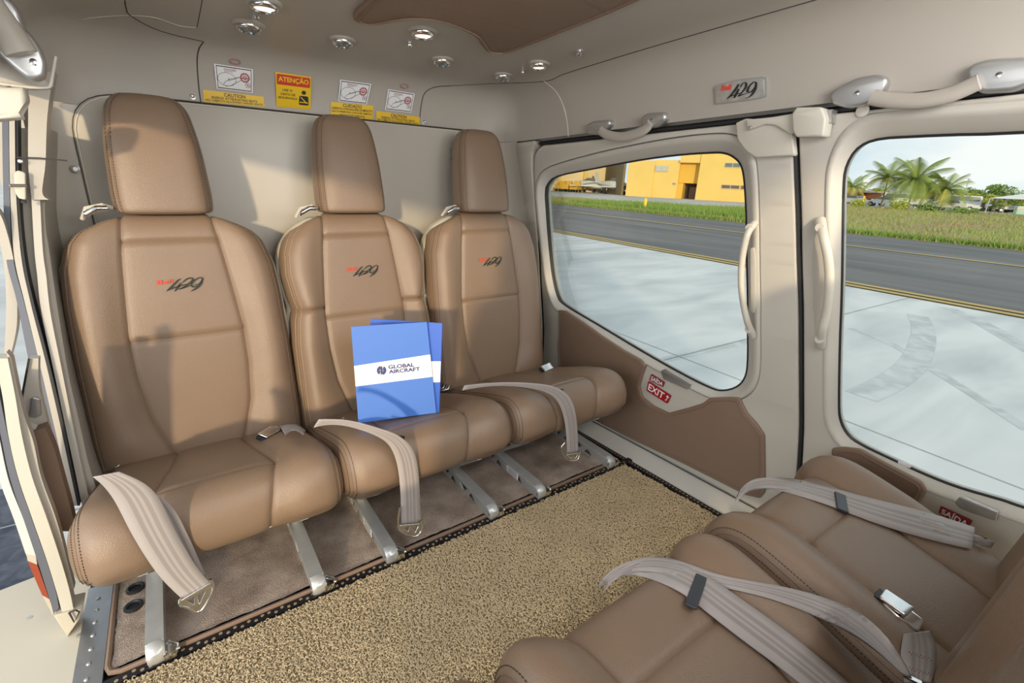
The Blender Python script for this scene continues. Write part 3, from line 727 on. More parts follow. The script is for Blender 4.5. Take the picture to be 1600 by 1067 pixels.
# ================================================================== SEATS
# local frame: x right, y backwards (0 = cushion front), z up from the floor
def F_back(z): return .425+.15*(z-.2)
def pprof(pts, n): return cr(pts, n)
def patch(name, rows, cols, fn, material, parent):
    V = []; Fc = []
    for r in rows:
        for c in cols: V.append(fn(r, c))
    nc = len(cols)
    for i in range(len(rows)-1):
        for j in range(nc-1): Fc.append((i*nc+j, i*nc+j+1, (i+1)*nc+j+1, (i+1)*nc+j))
    return meshobj(name, V, Fc, material, parent, smooth=True, world=False)
def densify(a, b, n, e=.35):
    """parameters between a and b, denser at the ends"""
    out = []
    for i in range(n+1):
        t = i/n; t = t-(e/(2*PI))*math.sin(2*PI*t)*1.0; out.append(a+(b-a)*t)
    return out
class Pillow:
    """profile in (y,z), width function W(v), seam half-width A(v) where v = z or arclength param"""
    def __init__(s, prof, Wf, Af, r, thick, bump, groove=.0045, gw=.0045, hseams=(), centre_puff=.004):
        s.P = cr(prof, 10); s.n = len(s.P); s.Wf, s.Af, s.r, s.th, s.bump = Wf, Af, r, thick, bump; s.g, s.gw = groove, gw; s.hs = list(hseams); s.cp = centre_puff
        L = [0.]
        for i in range(1, s.n): L.append(L[-1]+float(np.linalg.norm(s.P[i]-s.P[i-1])))
        s.L = L; s.len = L[-1]
    def at(s, l):
        l = min(max(l, 0), s.len); k = int(np.searchsorted(s.L, l)); k = min(max(k, 1), s.n-1)
        t = (l-s.L[k-1])/(s.L[k]-s.L[k-1]+1e-12); p = s.P[k-1]*(1-t)+s.P[k]*t
        d = s.at0(min(l+.006, s.len))-s.at0(max(l-.006, 0)); d /= np.linalg.norm(d)+1e-12
        return p, np.array([-d[1], d[0]])*s.side
    side = 1
    def at0(s, l):
        k = int(np.searchsorted(s.L, l)); k = min(max(k, 1), s.n-1); t = (l-s.L[k-1])/(s.L[k]-s.L[k-1]+1e-12); return s.P[k-1]*(1-t)+s.P[k]*t
    def pt(s, l, x, sgn, split=None, yoff=0.):
        """x = |x| position, or beyond W as extra depth on the side wall"""
        p, n = s.at(l); W = s.Wf(p, l); A = s.Af(p, l); h = 0.
        if x <= W:
            q = max(0, (x-(W-s.r))/s.r); h -= s.r*(1-math.sqrt(max(0, 1-q*q))); xx = x
            if x > A: c = (x-A)/(W-A); h += s.bump(p, l)*math.sin(PI*min(1, c*.95))**1.3
            else: h += s.cp*(1-(x/A)**4)
        else:
            h -= s.r+(x-W)*1.; xx = W-(x-W)*.12
        h -= s.g*math.exp(-((x-A)/s.gw)**2)
        for (ls, inside, amt) in s.hs:
            if (inside and x <= A+.001) or (inside is False and x >= A-.001) or inside is None:
                h -= s.g*amt*math.exp(-((l-ls)/s.gw)**2)
        q = p+n*h
        return Vector((sgn*xx, q[0]+yoff, q[1]))
    def bolster(s, name, sgn, rows, material, parent, nc=22, side=None):
        cols = [i/nc for i in range(nc+1)]; ns = 5; side = s.th if side is None else side
        def fn(l, c):
            p, n = s.at(l); W = s.Wf(p, l); A = s.Af(p, l)
            if c <= 1:
                c2 = c-(.30/(2*PI))*math.sin(2*PI*c); return s.pt(l, A+(W-A)*c2, sgn)
            return s.pt(l, W+(c-1)*side, sgn)
        return patch(name, rows, cols+[1+i/ns for i in range(1, ns+1)], fn, material, parent)
    def centre(s, name, rows, material, parent, nc=20):
        def fn(l, c):
            p, n = s.at(l); A = s.Af(p, l); x = A*c; return s.pt(l, abs(x), 1 if x >= 0 else -1)
        return patch(name, rows, [math.sin(PI/2*(-1+2*i/nc)) for i in range(nc+1)], fn, material, parent)
    def stitch(s, name, l0, l1, xf, sgns, material, parent, step=.0052, lift=.0006):
        mb = MB(); l = l0
        while l < l1:
            for g in sgns:
                p, n = s.at(l); W = s.Wf(p, l); A = s.Af(p, l); x = xf(W, A)
                a = s.pt(l, x, g); b = s.pt(min(l+step*.62, l1), x, g); nn = Vector((0, n[0], n[1]))
                if (b-a).length > 1e-5: mb.bar(a+nn*lift, b+nn*lift, .0011, .0010, nn)
            l += step
        return mb.build(name, material, parent, smooth=0, world=False, kind='stuff')
def cuts_(l0, l1, seams, step=.012):
    pts = sorted([l0, l1]+[q for q in seams if l0 < q < l1]); out = []
    for a, b in zip(pts[:-1], pts[1:]):
        n = max(2, int((b-a)/step)); out += densify(a, b, n)[:-1]
    return out+[l1]
CUSH = [(.43, .200), (.36, .217), (.26, .245), (.16, .273), (.09, .291), (.05, .296), (.022, .288), (.004, .268), (-.006, .240), (-.006, .212), (.004, .188), (.024, .172), (.06, .166), (.12, .168)]
def W_c(p, l): return .232-.010*max(0, (p[0]-.30)/.13)
def mk_cushion(par, front=False):
    cx = Pillow(CUSH, W_c, None, .045, .055, lambda p, l: (.027 if front else .016)*min(1, max(0, .30*10*(.5-p[0]))) if p[1] > .2 else .006)
    cx.side = -1
    L = cx.len
    # find arclength of crest and of the front
    lc = min(range(len(cx.P)), key=lambda i: abs(cx.P[i][0]-(.115 if front else .072))+(1 if cx.P[i][1] < .27 else 0)); lcrest = cx.L[lc]
    lf = min(range(len(cx.P)), key=lambda i: abs(cx.P[i][1]-.225)+(1 if cx.P[i][0] > .05 else 0)); lfront = cx.L[lf]
    cx.Af = lambda p, l: float(np.interp(l, [0, lcrest*.45, lcrest, lfront, L], [.085, .095, .102, .125, .110] if front else [.072, .084, .105, .078, .066]))
    cx.hs = [(lcrest, True, 1.0)]
    rb = cuts_(0, L, [lcrest], .011)
    cx.centre('cushion_insert', cuts_(0, lcrest, [], .009), LEATHER, par)
    cx.centre('cushion_front', cuts_(lcrest, L, [], .009), LEATHER, par)
    for sgn in (-1, 1):
        cx.bolster('cushion_bolster', sgn, rb, LEATHER, par)
    cx.stitch('stitching', .02, L-.03, lambda W, A: W-.012, (-1, 1), THREAD_D, par)
    cx.stitch('stitching', .02, L-.03, lambda W, A: W-.024, (-1, 1), THREAD_D, par)
    for sgn in (-1, 1):
        tb = MB(); tb.tube([cx.pt(l, cx.Wf(cx.at(l)[0], l)-.018, sgn) for l in cuts_(.01, L-.02, [], .012)], .0011, 6)
        tb.build('seam_piping', LEATHER_D, par, world=False)
    # cream seat pan and its aluminium cross tube
    m = MB(); m.box((0, .235, .161), (.195, .19, .005)); bevelled(m.build('seat_pan', SHELLM, par, world=False), .003)
    m = MB(); m.tube([(-.19, .07, .150), (.19, .07, .150)], .007, 10); m.build('cross_tube', ALU, par, world=False)
    return cx
BPROF = [(.405, .13), (.4225, .175), (.4265, .22), (.441, .30), (.456, .40), (.471, .50), (.486, .60), (.4965, .67), (.504, .72), (.511, .750), (.522, .771), (.540, .783), (.560, .785)]
def mk_back(par, variant, shift=0.):
    BP = [(a+shift, b) for a, b in BPROF]
    tall = [(.13, .232), (.25, .236), (.45, .235), (.58, .231), (.66, .224), (.72, .206), (.75, .185), (.771, .150), (.785, .120)]
    notch = [(.13, .225), (.25, .225), (.42, .222), (.49, .214), (.525, .204), (.56, .212), (.62, .220), (.68, .215), (.72, .200), (.75, .178), (.771, .148), (.785, .118)]
    tb = notch if variant == 'notch' else tall
    zz, ww = zip(*tb)
    ta = [(.13, .070), (.19, .078), (.30, .110), (.40, .120), (.50, .121), (.60, .112), (.68, .104), (.785, .090)]
    za, wa = zip(*ta)
    bk = Pillow(BP, lambda p, l: float(np.interp(p[1], zz, ww)), lambda p, l: float(np.interp(p[1], za, wa)), .050, .055,
                lambda p, l: .024*float(np.interp(p[1], [.15, .25, .55, .72, .78], [.6, 1, 1, .55, .1])))
    bk.side = 1
    L = bk.len
    lz = lambda z: bk.L[min(range(len(bk.P)), key=lambda i: abs(bk.P[i][1]-z)+(1 if i > len(bk.P)-8 else 0))]
    l1, l2, l3 = lz(.493), lz(.722), L
    bk.hs = [(l1, True, 1.1), (l2, True, 1.1)]
    l0 = 0
    bk.centre('lower_panel', cuts_(l0, l1, [], .012), LEATHER, par)
    bk.centre('middle_panel', cuts_(l1, l2, [], .012), LEATHER, par)
    bk.centre('top_panel', cuts_(l2, l3, [], .007), LEATHER, par)
    if variant == 'notch':
        ls = lz(.522); bk.hs.append((ls, False, 2.4))
        for sgn in (-1, 1):
            bk.bolster('upper_bolster', sgn, cuts_(ls, l3, [], .010), LEATHER, par)
            bk.bolster('lower_bolster', sgn, cuts_(l0, ls, [], .010), LEATHER, par)
    else:
        for sgn in (-1, 1): bk.bolster('backrest_bolster', sgn, cuts_(l0, l3, [], .010), LEATHER, par)
    bk.stitch('stitching', .05, L-.03, lambda W, A: W-.010, (-1, 1), THREAD if variant == 'notch' else THREAD_D, par)
    bk.stitch('stitching', .05, L-.03, lambda W, A: W-.020, (-1, 1), THREAD if variant == 'notch' else THREAD_D, par)
    for sgn in (-1, 1):
        t2 = MB(); t2.tube([bk.pt(l, bk.Wf(bk.at(l)[0], l)-.015, sgn) for l in cuts_(.02, L-.02, [], .012)], .0010, 6)
        t2.build('seam_piping', LEATHER_D, par, world=False)
    # cream rear shell: slightly larger outline behind the upholstery
    out = []
    for z in [.13+.02*i for i in range(32)]+[.765, .778]:
        out.append((float(np.interp(z, zz, ww))+float(np.interp(z, [.5, .66, .72, .79], [.007, .005, -.004, -.02])), z-.006))
    poly = [(x, z) for x, z in out]+[(-x, z) for x, z in reversed(out)]
    panel('rear_shell', roundpoly(poly, .01, 2), [], .05, .014, lambda u, v, w: par_map(par, u, F_back(v)+shift+.078-w, v), SHELLM, par, cuts=[.2, .35, .5, .65])
    return bk
def par_map(par, x, y, z): return rootmat(par) @ Vector((x, y, z))
def mk_head(par, shift=0.):
    rows = [(.786, .080, .055, 0), (.789, .092, .075, 0), (.797, .099, .088, 0), (.83, .101, .092, 0), (.88, .099, .092, 0), (.93, .096, .088, 0), (.97, .091, .082, 0), (1.00, .086, .076, 0), (1.02, .081, .069, 0), (1.036, .073, .060, 0), (1.047, .061, .047, 0), (1.053, .045, .032, 0), (1.0555, .02, .012, 0), (1.056, .005, .004, 0)]
    R_ = cr(rows, 4)
    V = []; Fc = []; n = 40
    def cen(z): return F_back(z)+.018+shift
    def sec(z, w, d):
        pts = []
        for k in range(n):
            a = 2*PI*k/n; c, s_ = math.cos(a), math.sin(a); e = .42
            x = math.copysign(abs(c)**e, c)*w; y = math.copysign(abs(s_)**e, s_)
            y = y*d*.5
            if y < 0: x *= .90-0.0; y *= 1+.18*(1-(x/w)**2)     # narrower, gently crowned front face
            pts.append(Vector((x, cen(z)+y, z)))
        return pts
    for r in R_: V += sec(float(r[0]), max(.001, float(r[1])), max(.001, float(r[2])))
    for i in range(len(R_)-1):
        for k in range(n): Fc.append((i*n+k, i*n+(k+1) % n, (i+1)*n+(k+1) % n, (i+1)*n+k))
    Fc.append(tuple(range(n))); Fc.append(tuple(range((len(R_)-1)*n, len(R_)*n)))
    h = meshobj('headrest', V, Fc, LEATHER, par, smooth=True, world=False)
    # seam and double stitch along both side edges of the front face
    for off, m_, nm in ((0, None, 'headrest_seam'), (-.005, THREAD_D, 'stitching'), (.005, THREAD_D, 'stitching')):
        mb = MB()
        for sgn in (-1, 1):
            path = []
            for i in range(6, len(R_)-9):
                z, w, d = [float(q) for q in R_[i][:3]]; x = (w*.885+off); fr = (abs(x/(w*.90)))
                y = -d*.5*(1+.18*(1-min(1, (x/w))**2))*max(.0, (1-min(.999, fr)**(2/.42)))**(.21)
                path.append(Vector((sgn*x, cen(z)+y-.0004, z)))
            if m_ is None: mb.tube(path, .0012, 6)
            else:
                for a, b in zip(path[:-1], path[1:]):
                    L_ = (b-a).length; k = max(1, int(L_/.005))
                    for j in range(k):
                        p_, q_ = a.lerp(b, j/k), a.lerp(b, (j+.6)/k); mb.bar(p_+Vector((0, -.0006, 0)), q_+Vector((0, -.0006, 0)), .001, .001, (0, -1, 0))
        mb.build(nm, m_ or LEATHER_D, h, smooth=0, world=False, kind=None if m_ is None else 'stuff')
    # posts
    for sx in (-.045, .045):
        m = MB(); m.tube([(sx, F_back(.75)+.05+shift, .75), (sx, F_back(.80)+.03+shift, .80)], .006, 8); m.build('headrest_post', CHROME, par, world=False)
def mk_emblem(par, bk):
    """red word and black brushed numerals on the middle panel"""
    def mapf(u, v, w):
        z = v; y = F_back(z); return Vector((u, y-.0046-w, z))
    K = .0975/1180
    def cv(x, y): return ((x-690)*K, .617-(y-540)*K*1.0)
    strokes = [[(725, 352, 12), (640, 405, 42), (540, 500, 52), (430, 600, 52), (320, 685, 14)], [(380, 652, 26), (560, 592, 34), (700, 552, 36), (860, 522, 16)],
               [(725, 465, 14), (670, 525, 52), (600, 620, 58), (515, 708, 20)],
               [(755, 468, 22), (840, 395, 34), (940, 352, 38), (1020, 372, 44), (1000, 440, 52), (900, 520, 50), (780, 600, 46), (640, 662, 16)], [(640, 650, 10), (740, 625, 40), (860, 590, 24), (940, 575, 12)],
               [(1220, 352, 26), (1120, 392, 34), (1020, 470, 40), (962, 550, 44), (985, 612, 44), (1070, 612, 38), (1170, 540, 36), (1240, 460, 34), (1275, 390, 40), (1225, 350, 30)], [(1262, 420, 34), (1225, 520, 50), (1140, 620, 46), (1030, 690, 44), (915, 748, 12)], [(1010, 565, 6), (1060, 555, 18), (1115, 530, 8)]]
    mb = MB()
    for s_ in strokes:
        P = cr([(a, b, c) for a, b, c in s_], 6); V = []; Fc = []
        for i, p in enumerate(P):
            q0, q1 = P[max(0, i-1)], P[min(len(P)-1, i+1)]; d = q1[:2]-q0[:2]; d = d/(np.linalg.norm(d)+1e-9); n_ = np.array([-d[1], d[0]])
            for sg in (-1, 1):
                c = p[:2]+n_*sg*p[2]*.5; V.append(mapf(*cv(*c), .0010))
            for sg in (-1, 1):
                c = p[:2]+n_*sg*p[2]*.5; V.append(mapf(*cv(*c), .0))
        for i in range(len(P)-1):
            a = i*4; Fc += [(a, a+1, a+5, a+4), (a, a+4, a+6, a+2), (a+1, a+3, a+7, a+5)]
        mb.add(V, Fc)
    mb.build('number_embroidery', EMBK, par, smooth=0, world=False)
    V, Fc = text_vf('Bell', 1., .25, .02, 'LEFT', 1.05); xs = [v.x for v in V]; ys = [v.y for v in V]
    x0, x1, y0, y1 = min(xs), max(xs), min(ys), max(ys); a = cv(120, 486); b = cv(540, 335)
    W_ = [mapf(a[0]+(v.x-x0)/(x1-x0)*(b[0]-a[0]), a[1]+(v.y-y0)/(y1-y0)*(b[1]-a[1])*.85+(v.x-x0)/(x1-x0)*.0012, .0010) for v in V]
    meshobj('word_embroidery', W_, Fc, EMBR, par, world=False, fix=False)
def mk_leg(par, x, side_label):
    l = MB()
    # beam: side profile with rounded nose, lightened by triangular pockets
    outer = roundpoly([(-.030, .004), (.44, .004), (.44, .050), (.01, .038), (-.024, .030)], .008, 4)
    holes = []
    for k in range(6):
        a = .05+k*.055
        holes.append([(a, .010), (a+.040, .010), (a+.020, .030)] if k % 2 == 0 else [(a-.012, .032), (a+.032, .033), (a+.012, .012)])
    o = panel('leg', outer, [roundpoly(h, .003, 2)[::-1] for h in holes], .006, .001, lambda u, v, w: par_map(par, x-.011-w, u, v), ALU_D, par, smooth=True)
    V, Fc = curve_mesh(outer, [], .006, .001)
    panel('leg_web', outer, [], .006, .001, lambda u, v, w: par_map(par, x+.011-w, u, v), ALU, o)
    m = MB(); m.bar((x, -.012, .0365), (x, .44, .050), .029, .004); m.tube([(x, -.010, .0365), (x, -.022, .034), (x, -.030, .026), (x, -.031, .012), (x, -.026, .004)], .0036, 8, flat=4.0, up=(1, 0, 0))
    m.build('top_flange', ALU, o, world=False)
    m = MB(); m.bar((x, .20, .045), (x, .05, .150), .016, .010); m.build('strut', ALU, par, world=False)
    # latch at the foot
    sx = 1 if side_label > 0 else -1; c = MB()
    c.box((x+sx*.020, -.020, .012), (.010, .013, .007)); c.tube([(x+sx*.012, -.028, .006), (x+sx*.030, -.030, .010), (x+sx*.034, -.020, .020), (x+sx*.022, -.006, .024), (x+sx*.012, -.006, .012)], .0026, 8)
    c.tube([(x+sx*.008, -.024, .015), (x+sx*.036, -.024, .015)], .004, 8); c.tube([(x-.016, -.024, .018), (x+.016, -.024, .018)], .0042, 8)
    c.build('floor_latch', CHROME, par, world=False)
    return o
def mk_guide(par):
    """chrome harness guide with a cream bracket on the left shoulder"""
    m = MB(); m.tube([(-.160, .535, .775), (-.148, .520, .800), (-.118, .520, .807), (-.102, .530, .800)], .0045, 8); m.build('harness_bracket', SHELLM, par, world=False)
    m = MB(); m.tube([(-.150, .512, .787), (-.128, .508, .800), (-.110, .512, .800)], .0065, 10, flat=1.0); m.tube([(-.152, .508, .782), (-.150, .524, .790), (-.140, .528, .798)], .003, 8)
    m.build('harness_roller', CHROME, par, world=False)
def make_seat(name, label, variant, loc, rz=0, group=None, legs=True, emblem=True, guide=True, shift=0.):
    s = thing(name, label, 'seat', loc, rz, group)
    mk_cushion(s, shift != 0); bk = mk_back(s, variant, shift); mk_head(s, shift)
    if emblem: mk_emblem(s, bk)
    if legs:
        mk_leg(s, -.145, 1); mk_leg(s, .145, 1)
    if guide: mk_guide(s)
    return s
SY = .945
GR = 'rear row passenger seats'
seat_a = make_seat('passenger_seat', 'brown leather rear seat nearest the open left door, largest in view', 'tall', (.006, SY, 0), 0, GR)
seat_b = make_seat('passenger_seat', 'brown leather rear seat in the middle, holding the blue folders', 'notch', (.462, SY, 0), 0, GR)
seat_c = copy_tree(seat_a); seat_c.location = (.918, SY, 0)
seat_c['label'] = 'brown leather rear seat farthest from the open door, beside the right window'
# the facing row (nearest the camera) has the same build without the embroidery
FY = .368
seat_d = make_seat('passenger_seat', 'forward row brown leather seat against the right door, cushion and backrest edge showing', 'tall', (.925, FY, 0), PI, 'near row passenger seats', True, False, False, -.098)
seat_e = copy_tree(seat_d); seat_e.location = (.468, FY, 0); seat_e['label'] = 'forward row brown leather seat in the foreground with belt and black keeper across it'
seat_f = copy_tree(seat_d); seat_f.location = (.012, FY, 0); seat_f['label'] = 'forward row seat of which only the cushion corner shows at the bottom edge'
# white data plates on the inner side of the legs facing the camera
for sx_, px in ((seat_a, 0), (seat_b, 0)):
    pass
def leg_sticker(cx, cy, seat, nm='data_plate'):
    """white printed plate on the side of a leg"""
    f = lambda u, v, w: Vector((cx-.0148-w, cy+u, v))
    o = panel(nm, [(-.03, .012), (.03, .012), (.03, .034), (-.03, .034)], [], .0008, 0, f, WHITEP, seat, smooth=False)
    mb = MB()
    for k in range(4): mb.box((cx-.0154, cy, .016+.005*k), (.0003, .026-.004*(k % 2), .0007))
    mb.build('print_lines', INK, o, smooth=0)
leg_sticker(seat_b.location.x-.145, SY+.10, seat_b); leg_sticker(seat_c.location.x-.145, SY+.10, seat_c)

# ------------------------------------------------------------------ surface picking for things that lie on the seats
bpy.context.view_layer.update()
def bvh_of(root):
    V = []; P = []
    for c in [root]+list(root.children_recursive):
        if c.type != 'MESH' or c.name.split('.')[0] in ('stitching', 'seam_piping'): continue
        mw = rootmat(c); k = len(V); V += [mw @ v.co for v in c.data.vertices]; P += [tuple(i+k for i in p.vertices) for p in c.data.polygons]
    return BVHTree.FromPolygons(V, P)
BV = {k: bvh_of(s) for k, s in (('a', seat_a), ('b', seat_b), ('c', seat_c), ('d', seat_d), ('e', seat_e), ('f', seat_f))}
def pick(px, py, keys, lift=.004, fall=None):
    d = Vector(ray(px, py)).normalized(); best = None
    for k in keys:
        h = BV[k].ray_cast(Vector(CAM), d)
        if h[0] is not None and (best is None or h[3] < best[1]): best = (h[0], h[3])
    if fall is not None:
        q = ony(px, py, fall); dq = (q-Vector(CAM)).length
        if best is None or dq < best[1]: return q
    if best is None: return NEAR(px, py, keys)
    return best[0]-d*lift
def NEAR(px, py, keys):
    """just off the upholstery: carry on at the depth of the closest surface point"""
    d = Vector(ray(px, py)).normalized(); b = None
    for k in keys:
        for i in range(60):
            p = Vector(CAM)+d*(.4+i*.025); h = BV[k].find_nearest(p)
            if h[0] is not None and (b is None or h[3] < b[1]): b = (p, h[3])
    return b[0]

# ================================================================== SEAT BELTS
def mean(pts): return sum(pts, Vector())/len(pts)
def strap(name, Lp, Rp, keys, lift, fall, thick=.0016, parent=None, n=5, out=None):
    Lp = cr(Lp, 3); Rp = cr(Rp, 3)
    A = []; B = []
    for a, b in zip(Lp, Rp):
        p, q = pick(*a, keys, lift, fall), pick(*b, keys, lift, fall)
        if p is None or q is None: continue
        A.append(p); B.append(q)
    # relax the strap so that it bridges grooves instead of following them
    for _ in range(3):
        A = [A[0]]+[(A[i-1]+A[i]*2+A[i+1])/4 for i in range(1, len(A)-1)]+[A[-1]]
        B = [B[0]]+[(B[i-1]+B[i]*2+B[i+1])/4 for i in range(1, len(B)-1)]+[B[-1]]
    V, Fc, uv = ribbon_vf(cr(A, 2), cr(B, 2), thick, out)
    for i, v in enumerate(V):          # keep every point of the strap clear of the upholstery
        top = (i % 10) < 5; d = (v-Vector(CAM)).normalized(); L_ = (v-Vector(CAM)).length; m_ = .0032 if top else .0018
        for k in keys:
            h = BV[k].ray_cast(Vector(CAM), d)
            if h[0] is not None and h[3]-m_ < L_ and L_-h[3] < .05: v = Vector(CAM)+d*(h[3]-m_); L_ = h[3]-m_
        V[i] = v
    return meshobj(name, V, Fc, WEB, parent, uv=uv, smooth=True)
def latch_end(outpx, holes, y, parent):
    P = [(ony(a, b, y).x, ony(a, b, y).z) for a, b in outpx]
    H = [roundpoly([(ony(a, b, y).x, ony(a, b, y).z) for a, b in h], .0012, 2) for h in holes]
    panel('latch_plate', roundpoly(P, .003, 3), H, .004, .0012, lambda u, v, w: Vector((u, y-w, v)), CHROME, parent)
def aft_belt(label, L, Rr, L2, R2, keys, plate_px, holes, hooks, bar_px, keeper_px):
    t = thing('seat_belt', label, 'seat belt', pick(*L[1], keys), 0, 'rear row lap belts')
    yf = SY-.028
    if L2: strap('inner_webbing', L2, R2, keys, .003, yf+.012, parent=t, out=(0, -1, .3))
    strap('webbing', L, Rr, keys, .0065, yf, parent=t, out=(0, -1, .3))
    latch_end(plate_px, holes, yf-.003, t)
    for i, h in enumerate(hooks):
        tube('hook', [ony(a, b, yf-.004) for a, b in cr(h, 4)], .0026, CHROME, t, n=8)
    a, b = pick(*bar_px[0], keys, .010), pick(*bar_px[1], keys, .010)
    mb = MB(); d = (b-a).normalized(); up = Vector((0, -.5, 1)).normalized(); s_ = d.cross(up)*.006
    mb.tube([a-s_, b-s_, b+s_, a+s_], .0016, 6, closed=True); mb.build('slide_adjuster', CHROME, t)
    if keeper_px:
        a, b = pick(*keeper_px[0], keys, .012), pick(*keeper_px[1], keys, .012)
        mb = MB(); mb.bar(a, b, .008, .003, (0, -.6, 1)); mb.build('webbing_keeper', BLACK, t)
    return t
aft_belt('lap belt draped over the rear seat nearest the open door, latch hanging over the carpet',
         [(145, 745), (160, 757), (176, 777), (190, 803), (205, 833), (226, 868), (252, 905), (284, 935)],
         [(186, 737), (222, 752), (244, 771), (259, 798), (274, 830), (294, 865), (311, 892), (330, 912)],
         [(200, 755), (225, 775), (245, 810), (268, 850), (292, 900)], [(238, 768), (270, 790), (290, 828), (308, 868), (322, 900)], 'a',
         [(281, 938), (328, 910), (334, 920), (314, 953), (304, 955), (284, 945)], [[(292, 938), (303, 932), (303, 944)], [(308, 930), (321, 922), (311, 943)]],
         [[(281, 936), (282, 945), (296, 950), (306, 956), (318, 950), (333, 920), (329, 905)]], ((144, 736), (183, 729)), ((165, 755), (213, 763)))
aft_belt('lap belt hanging over the front of the middle rear seat, beside the blue folders',
         [(490, 668), (520, 662), (560, 670), (595, 684), (612, 700), (622, 730), (626, 770), (627, 818)],
         [(498, 655), (545, 655), (588, 668), (618, 677), (645, 698), (653, 730), (656, 770), (657, 815)],
         None, None, 'b',
         [(624, 820), (657, 817), (660, 823), (652, 836), (645, 838), (626, 829)], [[(630, 824), (640, 822), (637, 830)], [(644, 822), (654, 820), (648, 832)]],
         [[(625, 792), (622, 815), (625, 828), (638, 836), (648, 838), (657, 832), (661, 818), (659, 812)]], ((508, 655), (535, 654)), ((590, 679), (632, 684)))
aft_belt('lap belt hanging over the front of the rear seat beside the right window',
         [(722, 610), (770, 602), (820, 605), (855, 613), (873, 628), (882, 655), (885, 680), (886, 708)],
         [(726, 602), (775, 597), (830, 598), (870, 604), (893, 622), (900, 650), (903, 680), (903, 705)],
         None, None, 'c',
         [(884, 710), (904, 707), (906, 713), (900, 719), (893, 720), (885, 715)], [[(888, 712), (893, 711), (892, 716)], [(896, 711), (902, 710), (898, 716)]],
         [[(882, 692), (877, 700), (882, 715), (893, 720), (903, 717), (907, 705)]], ((724, 604), (744, 600)), ((838, 606), (880, 610)))
def buckle(label, pts, keys, web_px, name='belt_buckle', black=True, group='belt buckles on the rear seats'):
    """chrome lift-latch buckle lying at the rear right corner of a cushion; pts = px axis of the body"""
    a, b = pick(*pts[0], keys, .013), pick(*pts[1], keys, .013)
    t = thing(name, label, 'buckle', a, 0, group)
    d = (b-a); up = Vector((0, -.45, 1)); x = d.normalized(); y = up.cross(x).normalized(); z = x.cross(y)
    mb = MB(); L = d.length; f = frame3(a, x, y)
    pl = [(-.004, -.013), (L*.35, -.019), (L, -.017), (L, .017), (L*.35, .019), (-.004, .013)]
    panel('buckle_body', roundpoly(pl, .005, 3), [], .012, .004, lambda u, v, w: f(u, v, w), CHROME, t)
    pl = [(-.010, -.014), (L*.55, -.015), (L*.62, .015), (-.010, .014)]
    panel('release_lever', roundpoly(pl, .004, 3), [], .006, .0025, lambda u, v, w: f(u, v, w+.009+.004*u/L), CHROME, t)
    if black:
        m = MB(); m.box(f(-.010, 0, .001), (.005, .012, .004), (x, y, z)); m.build('buckle_slot', BLACK, t)
    if web_px: strap('webbing', web_px[0], web_px[1], keys, .006, None, parent=t, out=(0, -.5, 1))
    return t
buckle('chrome buckle on the right rear corner of the seat nearest the open door', ((412, 684), (440, 670)), 'ab', ([(436, 664), (455, 661), (470, 665), (478, 672)], [(446, 680), (456, 672), (466, 674), (474, 680)]))
buckle('small dark and chrome buckle at the back of the seat beside the right window', ((850, 578), (868, 572)), 'c', None)
buckle('buckle half hidden behind the blue folders, between middle and right rear seats', ((690, 608), (703, 604)), 'bc', None, black=False)

# belts across the near row
def near_belt(label, straps, keeper, keys, end=None):
    t = thing('seat_belt', label, 'seat belt', pick(*straps[-1][0][1], keys), 0, 'near row lap belts')
    for i, (L, Rr, lift) in enumerate(straps): strap('webbing', L, Rr, keys, lift, None, .0018, t, out=(0, .2, 1))
    q = [pick(x, y, keys, .0125) for x, y in keeper]
    c = mean(q); ux = ((q[1]-q[0])+(q[2]-q[3])).normalized(); uy = (q[3]-q[0]).normalized(); f = frame3(c, ux, uy)
    w_, h_ = (q[1]-q[0]).length/2, (q[3]-q[0]).length/2
    panel('belt_keeper', rect(-w_, -h_, w_, h_, .002, 2), [], .005, .0015, lambda u, v, w: f(u, v, w), mat('keeper_black', (.035, .04, .05), .4), t)
    return t
near_belt('lap belt with black keeper crossing the cushion of the nearest foreground seat',
          [([(940, 918), (955, 905), (985, 893), (1030, 893), (1075, 905), (1110, 915), (1180, 928), (1260, 955), (1350, 1000), (1412, 1055)],
            [(935, 915), (950, 893), (985, 875), (1035, 868), (1090, 886), (1130, 900), (1200, 912), (1300, 935), (1385, 985), (1425, 1060)][::1], .004),
           ([(945, 925), (960, 905), (985, 897), (1020, 905), (1065, 925), (1100, 953), (1160, 1000), (1215, 1040), (1260, 1075)],
            [(952, 903), (975, 885), (1005, 872), (1045, 872), (1100, 895), (1135, 920), (1200, 965), (1260, 1010), (1330, 1070)], .008)],
          [(1069, 943), (1088, 951), (1107, 907), (1087, 896)], 'e')
near_belt('lap belt with black keeper crossing the foreground seat beside the right door',
          [([(1148, 790), (1158, 775), (1175, 765), (1220, 762), (1300, 778), (1380, 800), (1460, 830), (1548, 856)],
            [(1150, 775), (1165, 755), (1190, 745), (1240, 750), (1310, 772), (1400, 798), (1480, 820), (1555, 846)], .004),
           ([(1150, 782), (1168, 768), (1200, 762), (1250, 775), (1303, 792), (1360, 815), (1440, 840), (1518, 858)],
            [(1160, 762), (1180, 748), (1215, 745), (1265, 752), (1322, 768), (1380, 783), (1450, 800), (1523, 824)], .008)],
          [(1308, 795), (1324, 802), (1322, 775), (1304, 768)], 'd')
t = buckle('large chrome lift-lever buckle between the two foreground seats', ((1384, 940), (1438, 982)), 'de', ([(1412, 990), (1408, 1010), (1408, 1035), (1413, 1066)], [(1452, 985), (1462, 1005), (1464, 1030), (1455, 1066)]), group='foreground belt buckle')
mb = MB()
